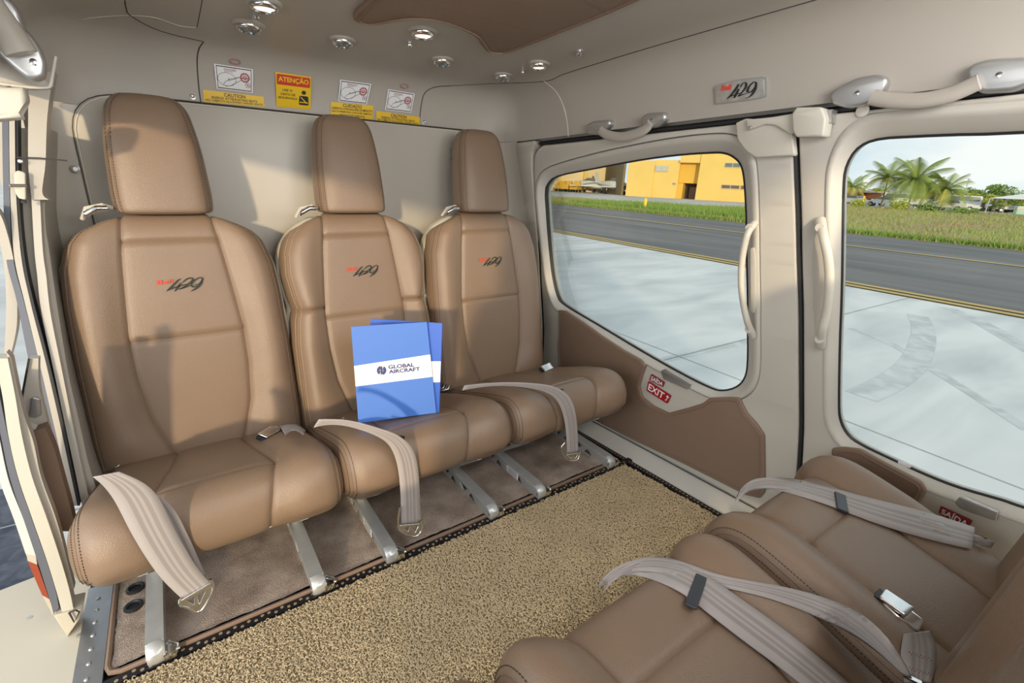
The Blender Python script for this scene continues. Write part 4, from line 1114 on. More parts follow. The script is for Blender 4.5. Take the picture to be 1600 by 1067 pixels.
for (x0, y0) in ((1420, 1018), (1420, 1042)):
    for k in range(12):
        p = pick(x0+k*3, y0+k*.9+(3 if k % 2 else 0), 'de', .010); q = pick(x0+k*3+2, y0+k*.9+(3 if k % 2 else 0)+1, 'de', .010)
        if p and q: mb.bar(p, q, .001, .001, (0, 0, 1))
mb.build('stitching', mat('rust_thread', (.30, .15, .09), .8), t, smooth=0, kind='stuff')
p, q = pick(1411, 1054, 'de', .012), pick(1440, 1068, 'de', .012)
mb = MB(); mb.bar(p, q, .006, .003); mb.build('webbing_clip', CHROME, t)

# ================================================================== FOLDERS
def folder(name, label, px, mat_, band, dy, tilt, parent_group):
    bl = pick(*px[0], 'b', .004); br = pick(*px[1], 'b', .004)
    if dy: bl.y += dy; br.y += dy
    ux = (br-bl).normalized(); n0 = Vector((0, -1, 0)); up = Vector((0, math.sin(tilt), math.cos(tilt))); nrm = ux.cross(up).normalized(); up = nrm.cross(ux)
    def onpl(x, y): return onp(x, y, tuple(nrm), nrm.dot(bl))
    tl, tr = onpl(*px[2]), onpl(*px[3]); br2 = onpl(*px[1]); bl2 = onpl(*px[0])
    t = thing(name, label, 'folder', bl2, 0, parent_group)
    def m2(u, v, w):   # bilinear sheet
        return bl2.lerp(br2, u).lerp(tl.lerp(tr, u), v)+nrm*w
    panel('cover', [(0, 0), (1, 0), (1, 1), (0, 1)], [], .004, 0, lambda u, v, w: m2(u, v, w-.002), mat_, t, smooth=False)
    panel('white_band', [(0, band[0]), (1, band[1]), (1, band[3]), (0, band[2])], [], .0004, 0, lambda u, v, w: m2(u, v, w+.0003), WHITEP, t, smooth=False)
    return t, m2
f2, m2b = folder('blue_folder', 'rear blue folder, taller, leaning behind the other one', ((572, 655), (686, 645), (579, 498), (691, 505)), BLUE2, (.352, .352, .585, .585), .012, math.radians(10), 'blue folders on the middle seat')
f1, m2a = folder('blue_folder', 'front blue folder with white band and round logo', ((560, 661), (681.6, 645), (548.5, 510.5), (667, 503)), BLUE, (.388, .405, .600, .650), 0, math.radians(10), 'blue folders on the middle seat')
mb = MB()
text_fit('GLOBAL', (.435, .536, .775, .578), m2a, None, mb=mb, lift=.0022, bold=.03); text_fit('AIRCRAFT', (.435, .486, .845, .528), m2a, None, mb=mb, lift=.0022, bold=.03)
mb.build('lettering', NAVY, f1, smooth=0)
def ringseg(c, r0, r1, a0, a1, asp, n=16):
    V = []; Fc = []
    for i in range(n+1):
        a = a0+(a1-a0)*i/n
        for r in (r0, r1): V.append(m2a(c[0]+r*math.cos(a), c[1]+r*math.sin(a)*asp, .0012))
    for i in range(n): Fc.append((2*i, 2*i+1, 2*i+3, 2*i+2))
    return V, Fc
mb = MB(); c = (.345, .528)
mb.add(*ringseg(c, .022, .062, math.radians(100), math.radians(235), .80)); mb.add(*ringseg(c, .022, .062, math.radians(-80), math.radians(55), .80))
mb.add([m2a(c[0]+a, c[1]+b, .0013) for a, b in ((-.004, .045), (.012, .04), (.016, .0), (.004, -.044), (-.012, -.04), (-.016, 0))], [(0, 1, 2, 3, 4, 5)])
mb.build('round_logo', NAVY, f1, smooth=0)
mb = MB(); mb.add(*ringseg(c, .04, .06, math.radians(60), math.radians(80), .8)); mb.add(*ringseg(c, .04, .06, math.radians(240), math.radians(262), .8)); mb.build('logo_accent', mat('logo_tan', (.6, .45, .3), .5), f1, smooth=0)

# ================================================================== DECALS
def cove_frame(px):
    """quad px (bl, br, tr, tl) on the back cove -> bilinear map over the unit square"""
    q = [cove_pt(*p) for p in px]; n = (q[1]-q[0]).cross(q[3]-q[0]).normalized()
    if n.y > 0: n = -n
    return lambda u, v, w: q[0].lerp(q[1], u).lerp(q[3].lerp(q[2], u), v)+n*(w+.0016)
def decal(label, cat, px, material, name='decal', group=None):
    m = cove_frame(px); t = thing(name, label, cat, m(.5, .5, 0), 0, group)
    panel('backing', rect(0, 0, 1, 1), [], .0006, 0, lambda u, v, w: m(u, v, w), material, t, smooth=False); return t, m
def line_mb(mb, pts, m, w=.02, asp=1., lift=.0007, closed=False):
    P = [np.array(p, float) for p in pts]
    if closed: P.append(P[0])
    V = []; Fc = []
    for i, p in enumerate(P):
        a, b = P[max(i-1, 0)], P[min(i+1, len(P)-1)]
        if closed and i in (0, len(P)-1): a, b = P[-2], P[1]
        d = (b-a)*np.array([1, asp]); d = d/(np.linalg.norm(d)+1e-9); n = np.array([-d[1], d[0]/asp])*w/2
        V += [m(*(p+n), lift), m(*(p-n), lift)]
    for i in range(len(P)-1): Fc.append((2*i, 2*i+1, 2*i+3, 2*i+2))
    mb.add(V, Fc)
def disc_mb(mb, c, r, m, asp=1., n=16, lift=.0007, r0=0):
    V = []; Fc = []
    for i in range(n):
        a = 2*PI*i/n; V.append(m(c[0]+r*math.cos(a), c[1]+r*math.sin(a)/asp, lift))
        if r0: V.append(m(c[0]+r0*math.cos(a), c[1]+r0*math.sin(a)/asp, lift))
    if r0: Fc = [(2*i, 2*i+1, (2*i+3) % (2*n), (2*i+2) % (2*n)) for i in range(n)]
    else: Fc = [tuple(range(n))]
    mb.add(V, Fc)
def danger(label, px, head, sub):
    t, m = decal(label, 'sign', px, DECALW, 'warning_placard', 'tail rotor warning placards')
    mb = MB(); asp = .66
    line_mb(mb, [(.05, .06), (.95, .06), (.95, .94), (.05, .94)], m, .028, asp, closed=True)
    # helicopter outline seen from above inside the rotor circle, tail boom to the tail disc
    line_mb(mb, [(.30+.24*math.cos(a), .44+.27*math.sin(a)) for a in [2*PI*i/24 for i in range(24)]], m, .010, asp, closed=True)
    line_mb(mb, [(.20, .22), (.27, .36), (.42, .44), (.60, .56), (.72, .60), (.70, .50), (.56, .36), (.40, .20), (.27, .15)], m, .012, asp, closed=True)
    line_mb(mb, [(.34, .44), (.46, .50), (.62, .60)], m, .010, asp); disc_mb(mb, (.35, .45), .018, m, asp)
    text_fit(sub, (.24, .745, .46, .785), m, None, mb=mb, lift=.0007, bold=.01)
    mb.build('printed_drawing', INK, t, smooth=0)
    mb = MB(); disc_mb(mb, (.78, .60), .135, m, asp, r0=.085, lift=.0009); disc_mb(mb, (.78, .60), .06, m, asp, r0=.03, lift=.0009); line_mb(mb, [(.64, .58), (.92, .58)], m, .03, asp, lift=.0008)
    disc_mb(mb, (.86, .30), .075, m, asp, r0=.060, lift=.0009); line_mb(mb, [(.815, .35), (.905, .25)], m, .016, asp, lift=.0008)
    text_fit(head, (.24, .80, .56, .885), m, None, mb=mb, lift=.0009, bold=.02)
    mb.build('printed_marks', INKR, t, smooth=0)
    mb = MB(); disc_mb(mb, (.86, .315), .014, m, asp, 8, .001); line_mb(mb, [(.86, .31), (.86, .26)], m, .022, asp, .001); mb.build('no_entry_figure', INK, t, smooth=0)
    # small oval mark above the placard
    return t
danger('leftmost white DANGER placard on the header above the seats', [(338, 138), (395, 145), (395, 108), (334, 99)], 'DANGER', 'TAIL ROTOR')
danger('white PERIGO tail rotor placard above the yellow CUIDADO label', [(528, 158), (573, 163), (580, 131), (531, 124)], 'PERIGO', 'ROTOR DE CAUDA')
danger('white DANGER tail rotor placard at the right end of the header', [(601, 171), (642, 176), (648, 146), (606, 139)], 'DANGER', 'TAIL ROTOR')
def ylabel(label, px, lines, boxes):
    t, m = decal(label, 'label', px, DECALY, 'caution_label', 'yellow caution labels'); mb = MB()
    for s_, b in zip(lines, boxes): text_fit(s_, b, m, None, mb=mb, lift=.0008, bold=.018)
    mb.build('lettering', INK, t, smooth=0); return t
ylabel('yellow CAUTION label at the left end of the header, below a white placard', [(318, 159), (413, 167), (412, 151), (317, 140)], ['CAUTION', 'ENERGY ATTENUATING SEATS', 'NO OBJECTS ALLOWED UNDER SEATS'], [(.33, .62, .68, .93), (.13, .34, .88, .56), (.03, .06, .97, .28)])
ylabel('yellow CUIDADO label in Portuguese, second from the right', [(516, 181), (582, 187), (583, 165), (517, 159)], ['CUIDADO', 'ASSENTOS ATENUADORES DE IMPACTO', 'NÃO É PERMITIDO COLOCAR OBJETOS', 'DEBAIXO DOS ASSENTOS'], [(.27, .72, .72, .95), (.02, .51, .98, .67), (.02, .28, .97, .47), (.20, .06, .80, .22)])
ylabel('yellow CAUTION label at the right end of the header', [(587, 189), (655, 196), (656, 183), (588, 173)], ['CAUTION', 'ENERGY ATTENUATING SEATS', 'NO OBJECTS ALLOWED UNDER SEATS'], [(.32, .60, .68, .94), (.12, .33, .88, .55), (.03, .06, .97, .28)])
t, m = decal('tall yellow ATENÇÃO seat belt sign with red heading', 'sign', [(432, 166), (485, 171), (486, 120), (430, 112)], DECALY, 'seat_belt_sign')
panel('red_heading', rect(.03, .66, .97, .96, .03, 2), [], .0004, 0, lambda u, v, w: m(u, v, w+.0006), DECALR, t, smooth=False)
text_fit('ATENÇÃO', (.07, .72, .93, .93), m, DECALY, 'heading_lettering', t, lift=.0012, bold=.03)
mb = MB()
for s_, b in (('USE O', (.18, .48, .46, .55)), ('CINTO DE', (.12, .36, .54, .43)), ('SEGURANÇA', (.05, .24, .60, .32))): text_fit(s_, b, m, None, mb=mb, lift=.0009, bold=.02)
disc_mb(mb, (.79, .50), .065, m, 1.05)
mb.add([m(u, v, .0008) for u, v in roundpoly([(.66, .40), (.92, .40), (.94, .12), (.64, .12)], .05, 3)], [tuple(range(16))])
mb.build('printed_figure', INK, t, smooth=0)
mb = MB(); line_mb(mb, [(.70, .36), (.88, .18)], m, .03, 1, .0012); line_mb(mb, [(.66, .20), (.92, .20)], m, .03, 1, .0012); mb.build('belt_stripe', DECALY, t, smooth=0)
# exit signs on the doors
def wframe(px, d=.004):
    q = [wallhit(x, y, -d) for x, y in px]; n = (q[1]-q[0]).cross(q[3]-q[0]).normalized()
    if n.x > 0: n = -n
    return lambda u, v, w: q[0].lerp(q[1], u).lerp(q[3].lerp(q[2], u), v)+n*w
def wsign(name, label, px, body, material, box, arrow=False, d=.0045, bold=.02):
    m = wframe(px, d); t = thing(name, label, 'sign', m(.5, .5, 0))
    V = roundpoly([(0, 0), (1, 0), (1, 1), (0, 1)], .08, 4)
    panel('backing', V, [], .0008, 0, lambda u, v, w: m(u, v, w), material, t, smooth=False)
    mb = MB(); text_fit(body, box, m, None, mb=mb, lift=.001, bold=bold)
    if arrow:
        line_mb(mb, [(.90, .22), (.90, .70)], m, .035, .5, .001); mb.add([m(u, v, .001) for u, v in ((.83, .62), (.97, .62), (.90, .85))], [(0, 1, 2)]); line_mb(mb, [(.84, .25), (.92, .25)], m, .03, .5, .001)
    mb.build('lettering', WHITEP, t, smooth=0); return t
wsign('exit_sign', 'dark red EXIT sign with white arrow on the rear right door', [(1010, 610), (1043, 631), (1049, 618), (1013, 595)], 'EXIT', SIGNR, (.06, .18, .76, .84), True)
wsign('saida_sign', 'maroon SAÍDA sign directly above the EXIT sign on the rear right door', [(1014, 594), (1036, 605), (1039, 597), (1018, 584)], 'SAÍDA', SIGNP, (.08, .15, .93, .92))
wsign('saida_sign', 'maroon SAÍDA sign on the front right door, partly behind the foreground seat', [(1466, 801), (1511, 829), (1520, 813), (1470, 790)], 'SAÍDA', SIGNP, (.08, .15, .93, .90))
def wlatch(label, px, px2):
    t = thing('door_latch', label, 'latch', wallhit(*px[0]), 0, 'silver door latches'); wplate('recess', px2, .000, .004, .0015, SATIN, t); wplate('pull_flap', px, .003, .006, .002, SATIN, t); return t
wlatch('silver door latch above the EXIT sign on the rear right door', [(1034, 581), (1041, 577), (1080, 600), (1074, 609), (1052, 599)], [(1032, 579), (1040, 576), (1058, 586), (1052, 599), (1036, 592)])
wlatch('silver door latch on the front right door beside the foreground backrest', [(1497, 778), (1505, 776), (1560, 800), (1556, 815), (1520, 802)], [(1491, 786), (1500, 775), (1530, 786), (1530, 806), (1500, 795)])

wplate('seal_tag', [(1402, 720), (1404, 726), (1423, 732), (1423, 726)], -.030, .002, 0, WHITEP, door_f)
# model badge on the side header
def hpt(px, py, lift=0.):
    """hit on the right side header (liner profile)"""
    x = 1.11
    for _ in range(25):
        p = onx(px, py, x); d = float(np.interp(min(max(p.z, 1.035), 1.2), [q[1] for q in PR], [q[0] for q in PR])); x = .5*x+.5*(HX1-d)
    return onx(px, py, x-lift)
def hframe(px, lift=.004):
    q = [hpt(x, y, lift) for x, y in px]; n = (q[1]-q[0]).cross(q[3]-q[0]).normalized()
    if n.x > 0: n = -n
    return lambda u, v, w: q[0].lerp(q[1], u).lerp(q[3].lerp(q[2], u), v)+n*w
m = hframe([(1116, 163), (1198, 153), (1198, 119), (1116, 129)])
t = thing('badge_plate', 'silver badge plate with red and black lettering on the right side header', 'badge', m(.5, .5, 0))
pl = [(.02, 0), (.12, -.02), (.97, .02), (1, .12), (.99, .93), (.94, 1.0), (.45, 1.02), (.05, .88), (0, .78)]
panel('badge_frame', roundpoly(pl, .05, 3), [], .004, 0, lambda u, v, w: m(u, v, w-.002), SATIN, t)
panel('badge_face', roundpoly([(u*.92+.04, v*.88+.06) for u, v in pl], .04, 3), [], .001, 0, lambda u, v, w: m(u, v, w+.0008), BADGE, t)
mb = MB()
for s_ in ([(.50, .80, .05), (.42, .52, .07), (.33, .30, .05), (.27, .17, .03)], [(.29, .25, .05), (.40, .32, .06), (.52, .38, .05)], [(.50, .58, .05), (.455, .38, .07), (.41, .18, .05)],
           [(.53, .64, .03), (.57, .80, .04), (.63, .82, .05), (.63, .62, .06), (.56, .40, .05), (.49, .24, .05), (.58, .30, .05), (.66, .32, .03)], [(.78, .82, .04), (.70, .65, .05), (.66, .42, .06), (.72, .36, .05), (.80, .55, .05), (.82, .75, .05), (.78, .82, .04)], [(.82, .72, .05), (.80, .45, .06), (.72, .18, .05), (.62, .10, .03)]):
    P = cr(s_, 5); V = []; Fc = []
    for i, p in enumerate(P):
        d = P[min(i+1, len(P)-1)][:2]-P[max(i-1, 0)][:2]; d = d/(np.linalg.norm(d)+1e-9); n = np.array([-d[1], d[0]])
        for sg in (-1, 1): c = p[:2]+n*sg*p[2]*.4; V.append(m(*c, .0022))
    for i in range(len(P)-1): a = 2*i; Fc.append((a, a+1, a+3, a+2))
    mb.add(V, Fc)
mb.build('numerals', INK, t, smooth=0)
text_fit('Bell', (.14, .58, .36, .84), m, EMBR, 'word', t, lift=.0022, shear=.2, bold=.04)

# ================================================================== CEILING FITTINGS
# brown padded centre panel with a wavy outline
cp = [(1010, -12), (985, 0), (930, 24), (870, 48), (800, 76), (780, 78.5), (762, 76), (752, 66), (742, 52), (720, 40), (695, 30), (660, 24), (620, 27), (590, 33), (570, 33), (552, 25), (556, 13), (570, 0), (590, -22)]
P = [(q.x, q.y) for q in (ceil_hit(*p) for p in cp)]
P = P+[(P[-1][0]+.06, .55), (P[-1][0]+.06, .10), (P[0][0]-.02, .10)]
P = cr(P[:19], 3)+P[19:]
t = thing('ceiling_panel', 'brown leather padded panel with a wavy edge on the ceiling', 'panel', (.6, .9, 1.2))
panel('panel_face', P, [], .010, .004, lambda u, v, w: Vector((u, v, ceil_z(u, v)-.004-w)), LEATHER_D, t, cuts=[.2, .4, .6, .8, 1.0])
tube('piping', [Vector((p[0], p[1], ceil_z(p[0], p[1])-.0095)) for p in offset(P, -.012)], .0022, LEATHER_D, t, n=6, closed=True)
def cnormal(p):
    e = .01; return Vector((-(ceil_z(p.x+e, p.y)-ceil_z(p.x-e, p.y))/(2*e), -(ceil_z(p.x, p.y+e)-ceil_z(p.x, p.y-e))/(2*e), 1)).normalized()*-1
def fitting(px, r, kind, label):
    p = ceil_hit(*px); n = Vector((0, 0, -1)); t = thing({'lamp': 'ceiling_lamp', 'vent': 'air_vent'}[kind], label, {'lamp': 'lamp', 'vent': 'air vent'}[kind], p, 0, {'lamp': 'reading lamps in the headliner', 'vent': 'air vents in the headliner'}[kind])
    m = MB(); m.lathe([(r*1.30, -.006), (r*1.32, .002), (r*1.20, .0045), (r*1.02, .005)], p, n, 30); m.build('flange', CEIL, t)
    m = MB(); m.lathe([(r*1.05, .003), (r*1.06, .007), (r*.98, .012), (r*.86, .014), (r*.78, .011), (r*.76, .004)], p, n, 30); m.build('chrome_ring', CHROME, t)
    if kind == 'lamp':
        m = MB(); m.lathe([(r*.78, .006), (r*.60, .0115), (r*.3, .013), (.00001, .0132)], p, n, 24); m.build('lens', LAMP, t)
    else:
        m = MB(); m.lathe([(r*.80, .005), (r*.70, .009), (r*.55, .0165), (r*.48, .0180), (r*.44, .0165), (r*.40, .010)], p, n, 24); m.build('nozzle', LENS, t)
        m = MB(); m.lathe([(r*.42, .010), (r*.30, .014), (.00001, .0155)], p, n, 16); m.build('nozzle_core', CHROME, t)
    return t
LR = .027
fitting((412, 4), LR, 'lamp', 'lit reading lamp at the left of the ceiling, cut by the top edge')
fitting((388, 38), LR, 'vent', 'round chrome air vent at the left end of the ceiling row')
fitting((535, 62), LR*.92, 'vent', 'round chrome air vent above the yellow seat belt sign')
fitting((661, 48), LR, 'lamp', 'lit reading lamp beside the wavy brown ceiling panel')
fitting((691, 93), LR*.92, 'vent', 'round chrome air vent above the rightmost warning placard')
fitting((842, 99), LR*.9, 'lamp', 'lit reading lamp at the right end of the ceiling row')
fitting((786, 117), LR*.86, 'vent', 'small flat chrome air vent near the right rear ceiling corner')
def knob(px, r, label):
    p = ceil_hit(*px); t = thing('call_button', label, 'knob', p, 0, 'small chrome ceiling knobs'); n = (0, 0, -1)
    m = MB(); m.lathe([(r*1.5, -.002), (r*1.5, .001), (r*.9, .002)], p, n, 18); m.build('collar', SATIN, t)
    m = MB(); m.lathe([(r*.8, .001), (r, .006), (r*.75, .011), (r*.3, .013), (.00001, .0132)], p, n, 16); m.build('cap', CHROME, t)
knob((399, 22), .009, 'small chrome knob between the left lamp and the left air vent')
knob((640, 66), .008, 'small chrome knob beside the lit lamp near the brown panel')
knob((817, 109), .006, 'small chrome knob between vent and lamp in the right rear corner')
knob((905, 80), .009, 'single small chrome knob near the right edge of the ceiling')
# speaker grille behind the right rear headrest
p = ony(722, 240, 1.634); t = thing('speaker_grille', 'round perforated speaker grille on the back wall behind the right headrest', 'speaker', p)
m = MB(); m.lathe([(.040, 0), (.040, .002), (.036, .003), (.0001, .003)], p, (0, -1, 0), 40); m.build('grille_plate', PANEL_D, t)
m = MB()
for i in range(-5, 6):
    for j in range(-5, 6):
        a, b = i*.0065+(j % 2)*.00325, j*.0057
        if a*a+b*b < .0335**2: m.lathe([(.0022, 0), (.0021, .0006)], p+Vector((a, -.003, b)), (0, -1, 0), 8)
m.build('grille_holes', INK, t, smooth=0, kind='stuff')
for q in ((-.046, .012), (-.040, .034), (-.046, -.02)):
    m = MB(); m.lathe([(.0032, 0), (.003, .0015), (.001, .002)], p+Vector((q[0], .002, q[1])), (0, -1, 0), 8); m.build('screw', SATIN, t)
# oval bezels above two placards
for q, nm in (((367, 97), 'left'), ((631, 135), 'right')):
    p = cove_pt(*q); m = MB(); m.tube([p+Vector((.0125*math.cos(a), -.004-.004*math.sin(a), .0050*math.sin(a))) for a in [2*PI*i/16 for i in range(16)]], .0014, 6, closed=True)
    o = m.build('oval_mark', INKR, None); setp(o, 'small oval red-brown mark above the '+nm+' DANGER placard', 'mark')

# ================================================================== HANDLES
def assist(label, b1, b2, grip_px, end2=None):
    t = thing('assist_handle', label, 'handle', hpt(*b1[0]), 0, 'assist handles on the right header')
    for b in (b1, b2):
        q = [hpt(x, y, .008) for x, y in b]; P = [(p.y, p.z) for p in q]; x0 = mean(q).x
        nx = [p.x for p in q]; A = np.array([[p.y, p.z, 1] for p in q]); k, *_ = np.linalg.lstsq(A, np.array(nx), rcond=None)
        o = panel('bracket', roundpoly(P, .006, 4), [], .026, .006, lambda u, v, w: Vector((k[0]*u+k[1]*v+k[2]-w, u, v)), SATIN, t, comp=False)
        c = mean(q); m = MB(); m.lathe([(.0042, 0), (.0042, .0014), (.0018, .002)], c+Vector((-.0135, 0, -.002)), (-1, 0, 0), 12); m.build('screw', CHROME, o)
    G_ = [hpt(x, y, .026) for x, y in cr(grip_px, 5)]
    tube('grip', G_, .0068, CEIL, t, n=14, flat=1.9, up=(0, 0, 1)); return t
assist('small silver assist handle above the rear right window', [(921, 198), (932, 193), (954, 191), (955, 194), (947, 202), (934, 208), (922, 207)], [(1008, 186), (1016, 181), (1040, 180), (1041, 186), (1028, 195), (1010, 198)], [(938, 204), (950, 211), (970, 214), (990, 210), (1008, 202), (1016, 192)])
assist('large silver assist handle above the front right window, at the top right of the picture', [(1305, 150), (1309, 145), (1342, 128), (1370, 123), (1384, 127), (1381, 137), (1370, 152), (1356, 160), (1330, 164), (1308, 160)], [(1520, 112), (1526, 106), (1548, 100), (1605, 98), (1625, 104), (1625, 122), (1585, 137), (1538, 140), (1524, 128)], [(1362, 152), (1385, 156), (1420, 158), (1455, 155), (1490, 146), (1530, 128)])
m = MB(); q = [hpt(x, y, .001) for x, y in ((1334, 166), (1366, 166))]; c = mean(q); m.lathe([(.011, 0), (.011, .003), (.009, .004)], c+Vector((0, 0, -.008)), (-1, 0, 0), 20); o = m.build('handle_backing', CREAM, None); setp(o, 'round cream pad just below the large assist handle', 'pad')
def pull(label, px, rad, name='pull_handle', d=0.):
    t = thing(name, label, 'handle', wallhit(*px[len(px)//2]), 0, 'cream door pull handles')
    n = len(px); Pp = cr(px, 6); N = len(Pp); path = []
    for i, q in enumerate(Pp):
        s_ = i/(N-1); lift = .004+.030*min(1, math.sin(PI*s_)*1.9); path.append(wallhit(q[0], q[1], -lift-d))
    rr = [rad*(1.0+.25*math.exp(-((i/(N-1))/.10)**2)+.25*math.exp(-((1-i/(N-1))/.10)**2)) for i in range(N)]
    tube('grip', path, rr, CREAM, t, n=14, flat=.8)
    m = MB()
    for i in (3, N-4):
        m.lathe([(rad*1.0, 0), (rad*.9, .0015)], path[i]+Vector((-rad*.85, 0, 0)), (-1, 0, 0), 16)
    m.build('end_cap', CREAM, t); return t
pull('curved cream pull handle at the front edge of the rear right window', [(1178, 350), (1168, 365), (1161, 395), (1158, 430), (1160, 465), (1167, 500), (1176, 524)], .0098)
wplate('handle_backplate', [(1172, 388), (1178, 386), (1180, 400), (1181, 480), (1178, 490), (1172, 486)], 0, .004, .001, PANEL_D, door_r)
pull('curved cream pull handle in a recess left of the front right window', [(1281, 345), (1287, 370), (1294, 405), (1296, 440), (1293, 480), (1285, 515), (1281, 540)], .0098)
wplate('handle_recess', [(1274, 350), (1281, 340), (1290, 350), (1291, 535), (1283, 546), (1275, 538), (1271, 480), (1270, 400)], -.0005, .002, .0008, PANEL, door_f)

# ================================================================== OUTSIDE
def gmat(name, c1, c2, scale, stretch=(1, 1, 1), rough=.8, det=5, p0=.35, p1=.65):
    m = bpy.data.materials.new(name); m.use_nodes = True; t = m.node_tree; b = t.nodes['Principled BSDF']; b.inputs['Roughness'].default_value = rough; b.inputs['Specular IOR Level'].default_value = .2
    tcn = t.nodes.new('ShaderNodeTexCoord'); mpn = t.nodes.new('ShaderNodeMapping'); mpn.inputs['Scale'].default_value = stretch
    n = t.nodes.new('ShaderNodeTexNoise'); n.inputs['Scale'].default_value = scale; n.inputs['Detail'].default_value = det; n.inputs['Distortion'].default_value = .6
    r = t.nodes.new('ShaderNodeValToRGB'); r.color_ramp.elements[0].position = p0; r.color_ramp.elements[1].position = p1
    r.color_ramp.elements[0].color = (*c1, 1); r.color_ramp.elements[1].color = (*c2, 1)
    t.links.new(tcn.outputs['Object'], mpn.inputs[0]); t.links.new(mpn.outputs[0], n.inputs[0]); t.links.new(n.outputs[0], r.inputs[0]); t.links.new(r.outputs[0], b.inputs['Base Color']); return m
CONC = gmat('concrete_apron', (.50, .53, .54), (.70, .72, .72), .9, (.55, 1.6, 1))
ASPH = gmat('taxiway_asphalt', (.135, .135, .14), (.20, .20, .20), .5, (2.2, .25, 1), .9)
ASPHD = gmat('blue_asphalt', (.06, .07, .10), (.13, .145, .18), 14, (1, 1, 1), .9)
GRAV = gmat('pale_apron', (.38, .37, .35), (.52, .51, .48), .4)
GRASSG = gmat('grass_ground', (.34, .27, .15), (.30, .32, .11), .30, (1, 1, 1), .95)
YEL = mat('yellow_line_paint', (.50, .36, .11), .7); JOINT = mat('concrete_joint', (.33, .34, .34), .9)
GRB = mat('grass_blade_green', (.22, .34, .06), .7); GRD = gmat('grass_blade_dry', (.38, .31, .17), (.32, .38, .11), .30, (1, 1, 1))
def gpoly(name, pts, h, material, kind='structure', parent=None):
    V = [G(x, y, h) for x, y in pts]; o = meshobj(name, V, [tuple(range(len(V)))], material, parent)
    if kind: o['kind'] = kind
    return o
def gpolyb(name, pts, h0, h1, material, kind='structure'):
    n = len(pts); V = [G(x, y, h0) for x, y in pts]+[G(x, y, h1) for x, y in pts]
    Fc = [tuple(range(n)), tuple(range(n, 2*n))]+[(i, (i+1) % n, n+(i+1) % n, n+i) for i in range(n)]
    o = meshobj(name, V, Fc, material); o['kind'] = kind; return o
def line2(a, b):
    """x as a linear function of y through two ground pixels"""
    (x0, y0), (x1, y1) = gnd(*a), gnd(*b); k = (x1-x0)/(y1-y0); return lambda y: x0+k*(y-y0)
L1 = line2((859, 361), (1600, 497)); L2 = line2((857, 327.5), (1600, 418)); L3 = line2((856, 317.6), (1600, 392))
gpoly('ground_apron', [(-300, -400), (400, -400), (400, 500), (-300, 500)], -.006, CONC)
Y0, Y1 = -60, 150
gpoly('ground_taxiway', [(L1(Y0), Y0), (L3(Y0), Y0), (L3(Y1), Y1), (L1(Y1), Y1)], .0, ASPH)
def lineon(name, Lf, off, w, h=.012, y0=Y0, y1=Y1, mat_=YEL): gpoly(name, [(Lf(y0)+off, y0), (Lf(y0)+off+w, y0), (Lf(y1)+off+w, y1), (Lf(y1)+off, y1)], h, mat_)
lineon('trim_10', L1, -.02, .17); lineon('trim_11', L1, .26, .17); lineon('trim_12', L2, 0, .22); lineon('trim_13', L3, -.25, .18)
gpoly('ground_asphalt_left', [(-12, -3), (-.5, -3), (-.55, 2.0), (-.80, 2.85), (-12, 4.2)], -.003, ASPHD)
for a, b in (((1323, 657), (1580, 756)), ((1180, 505), (1420, 452))):
    pass
a, b = gnd(1323, 657), gnd(1580, 756); d = np.array(b)-np.array(a); d /= np.linalg.norm(d); n = np.array([-d[1], d[0]])*.004; a_, b_ = np.array(a)-d*6, np.array(b)+d*2
gpoly('ground_joint', [tuple(a_+n), tuple(b_+n), tuple(b_-n), tuple(a_-n)], -.002, JOINT)
a, b = gnd(1325, 489), gnd(1400, 470); d = np.array(b)-np.array(a); d /= np.linalg.norm(d); n = np.array([-d[1], d[0]])*.005; a_, b_ = np.array(a)-d*20, np.array(b)+d*2.5
gpoly('ground_joint', [tuple(a_+n), tuple(b_+n), tuple(b_-n), tuple(a_-n)], -.002, JOINT)
# tyre marks: faint worn rubber on the concrete
TYRE = gmat('tyre_rubber', (.46, .49, .50), (.62, .64, .65), 5, (1, 1, 1))
def tyre(pxs, w):
    P = [np.array(gnd(*q)) for q in cr(pxs, 6)]; V = []; Fc = []
    for i, p in enumerate(P):
        d = P[min(i+1, len(P)-1)]-P[max(i-1, 0)]; d /= np.linalg.norm(d); n = np.array([-d[1], d[0]])*w/2; V += [G(*(p+n), -.0045-.0003*tyre.n), G(*(p-n), -.0045-.0003*tyre.n)]
    for i in range(len(P)-1): Fc.append((2*i, 2*i+1, 2*i+3, 2*i+2))
    o = meshobj('tyre_mark', V, Fc, TYRE); setp(o, {0: 'wide curved grey tyre mark on the concrete outside the front window', 1: 'long straight grey tyre mark on the concrete, front window', 2: 'upper straight tyre mark near the yellow lines, front window', 3: 'faint tyre mark on the concrete in the rear window'}[tyre.n], 'tyre mark', kind='structure'); tyre.n += 1
tyre.n = 0
tyre([(1345, 618), (1390, 597), (1425, 570), (1440, 540), (1443, 515), (1434, 492)], .22)
tyre([(1330, 512), (1400, 540), (1480, 590), (1560, 640), (1610, 672)], .10)
tyre([(1480, 480), (1530, 502), (1580, 530), (1620, 552)], .20)
tyre([(1000, 570), (1080, 552), (1170, 532)], .10)

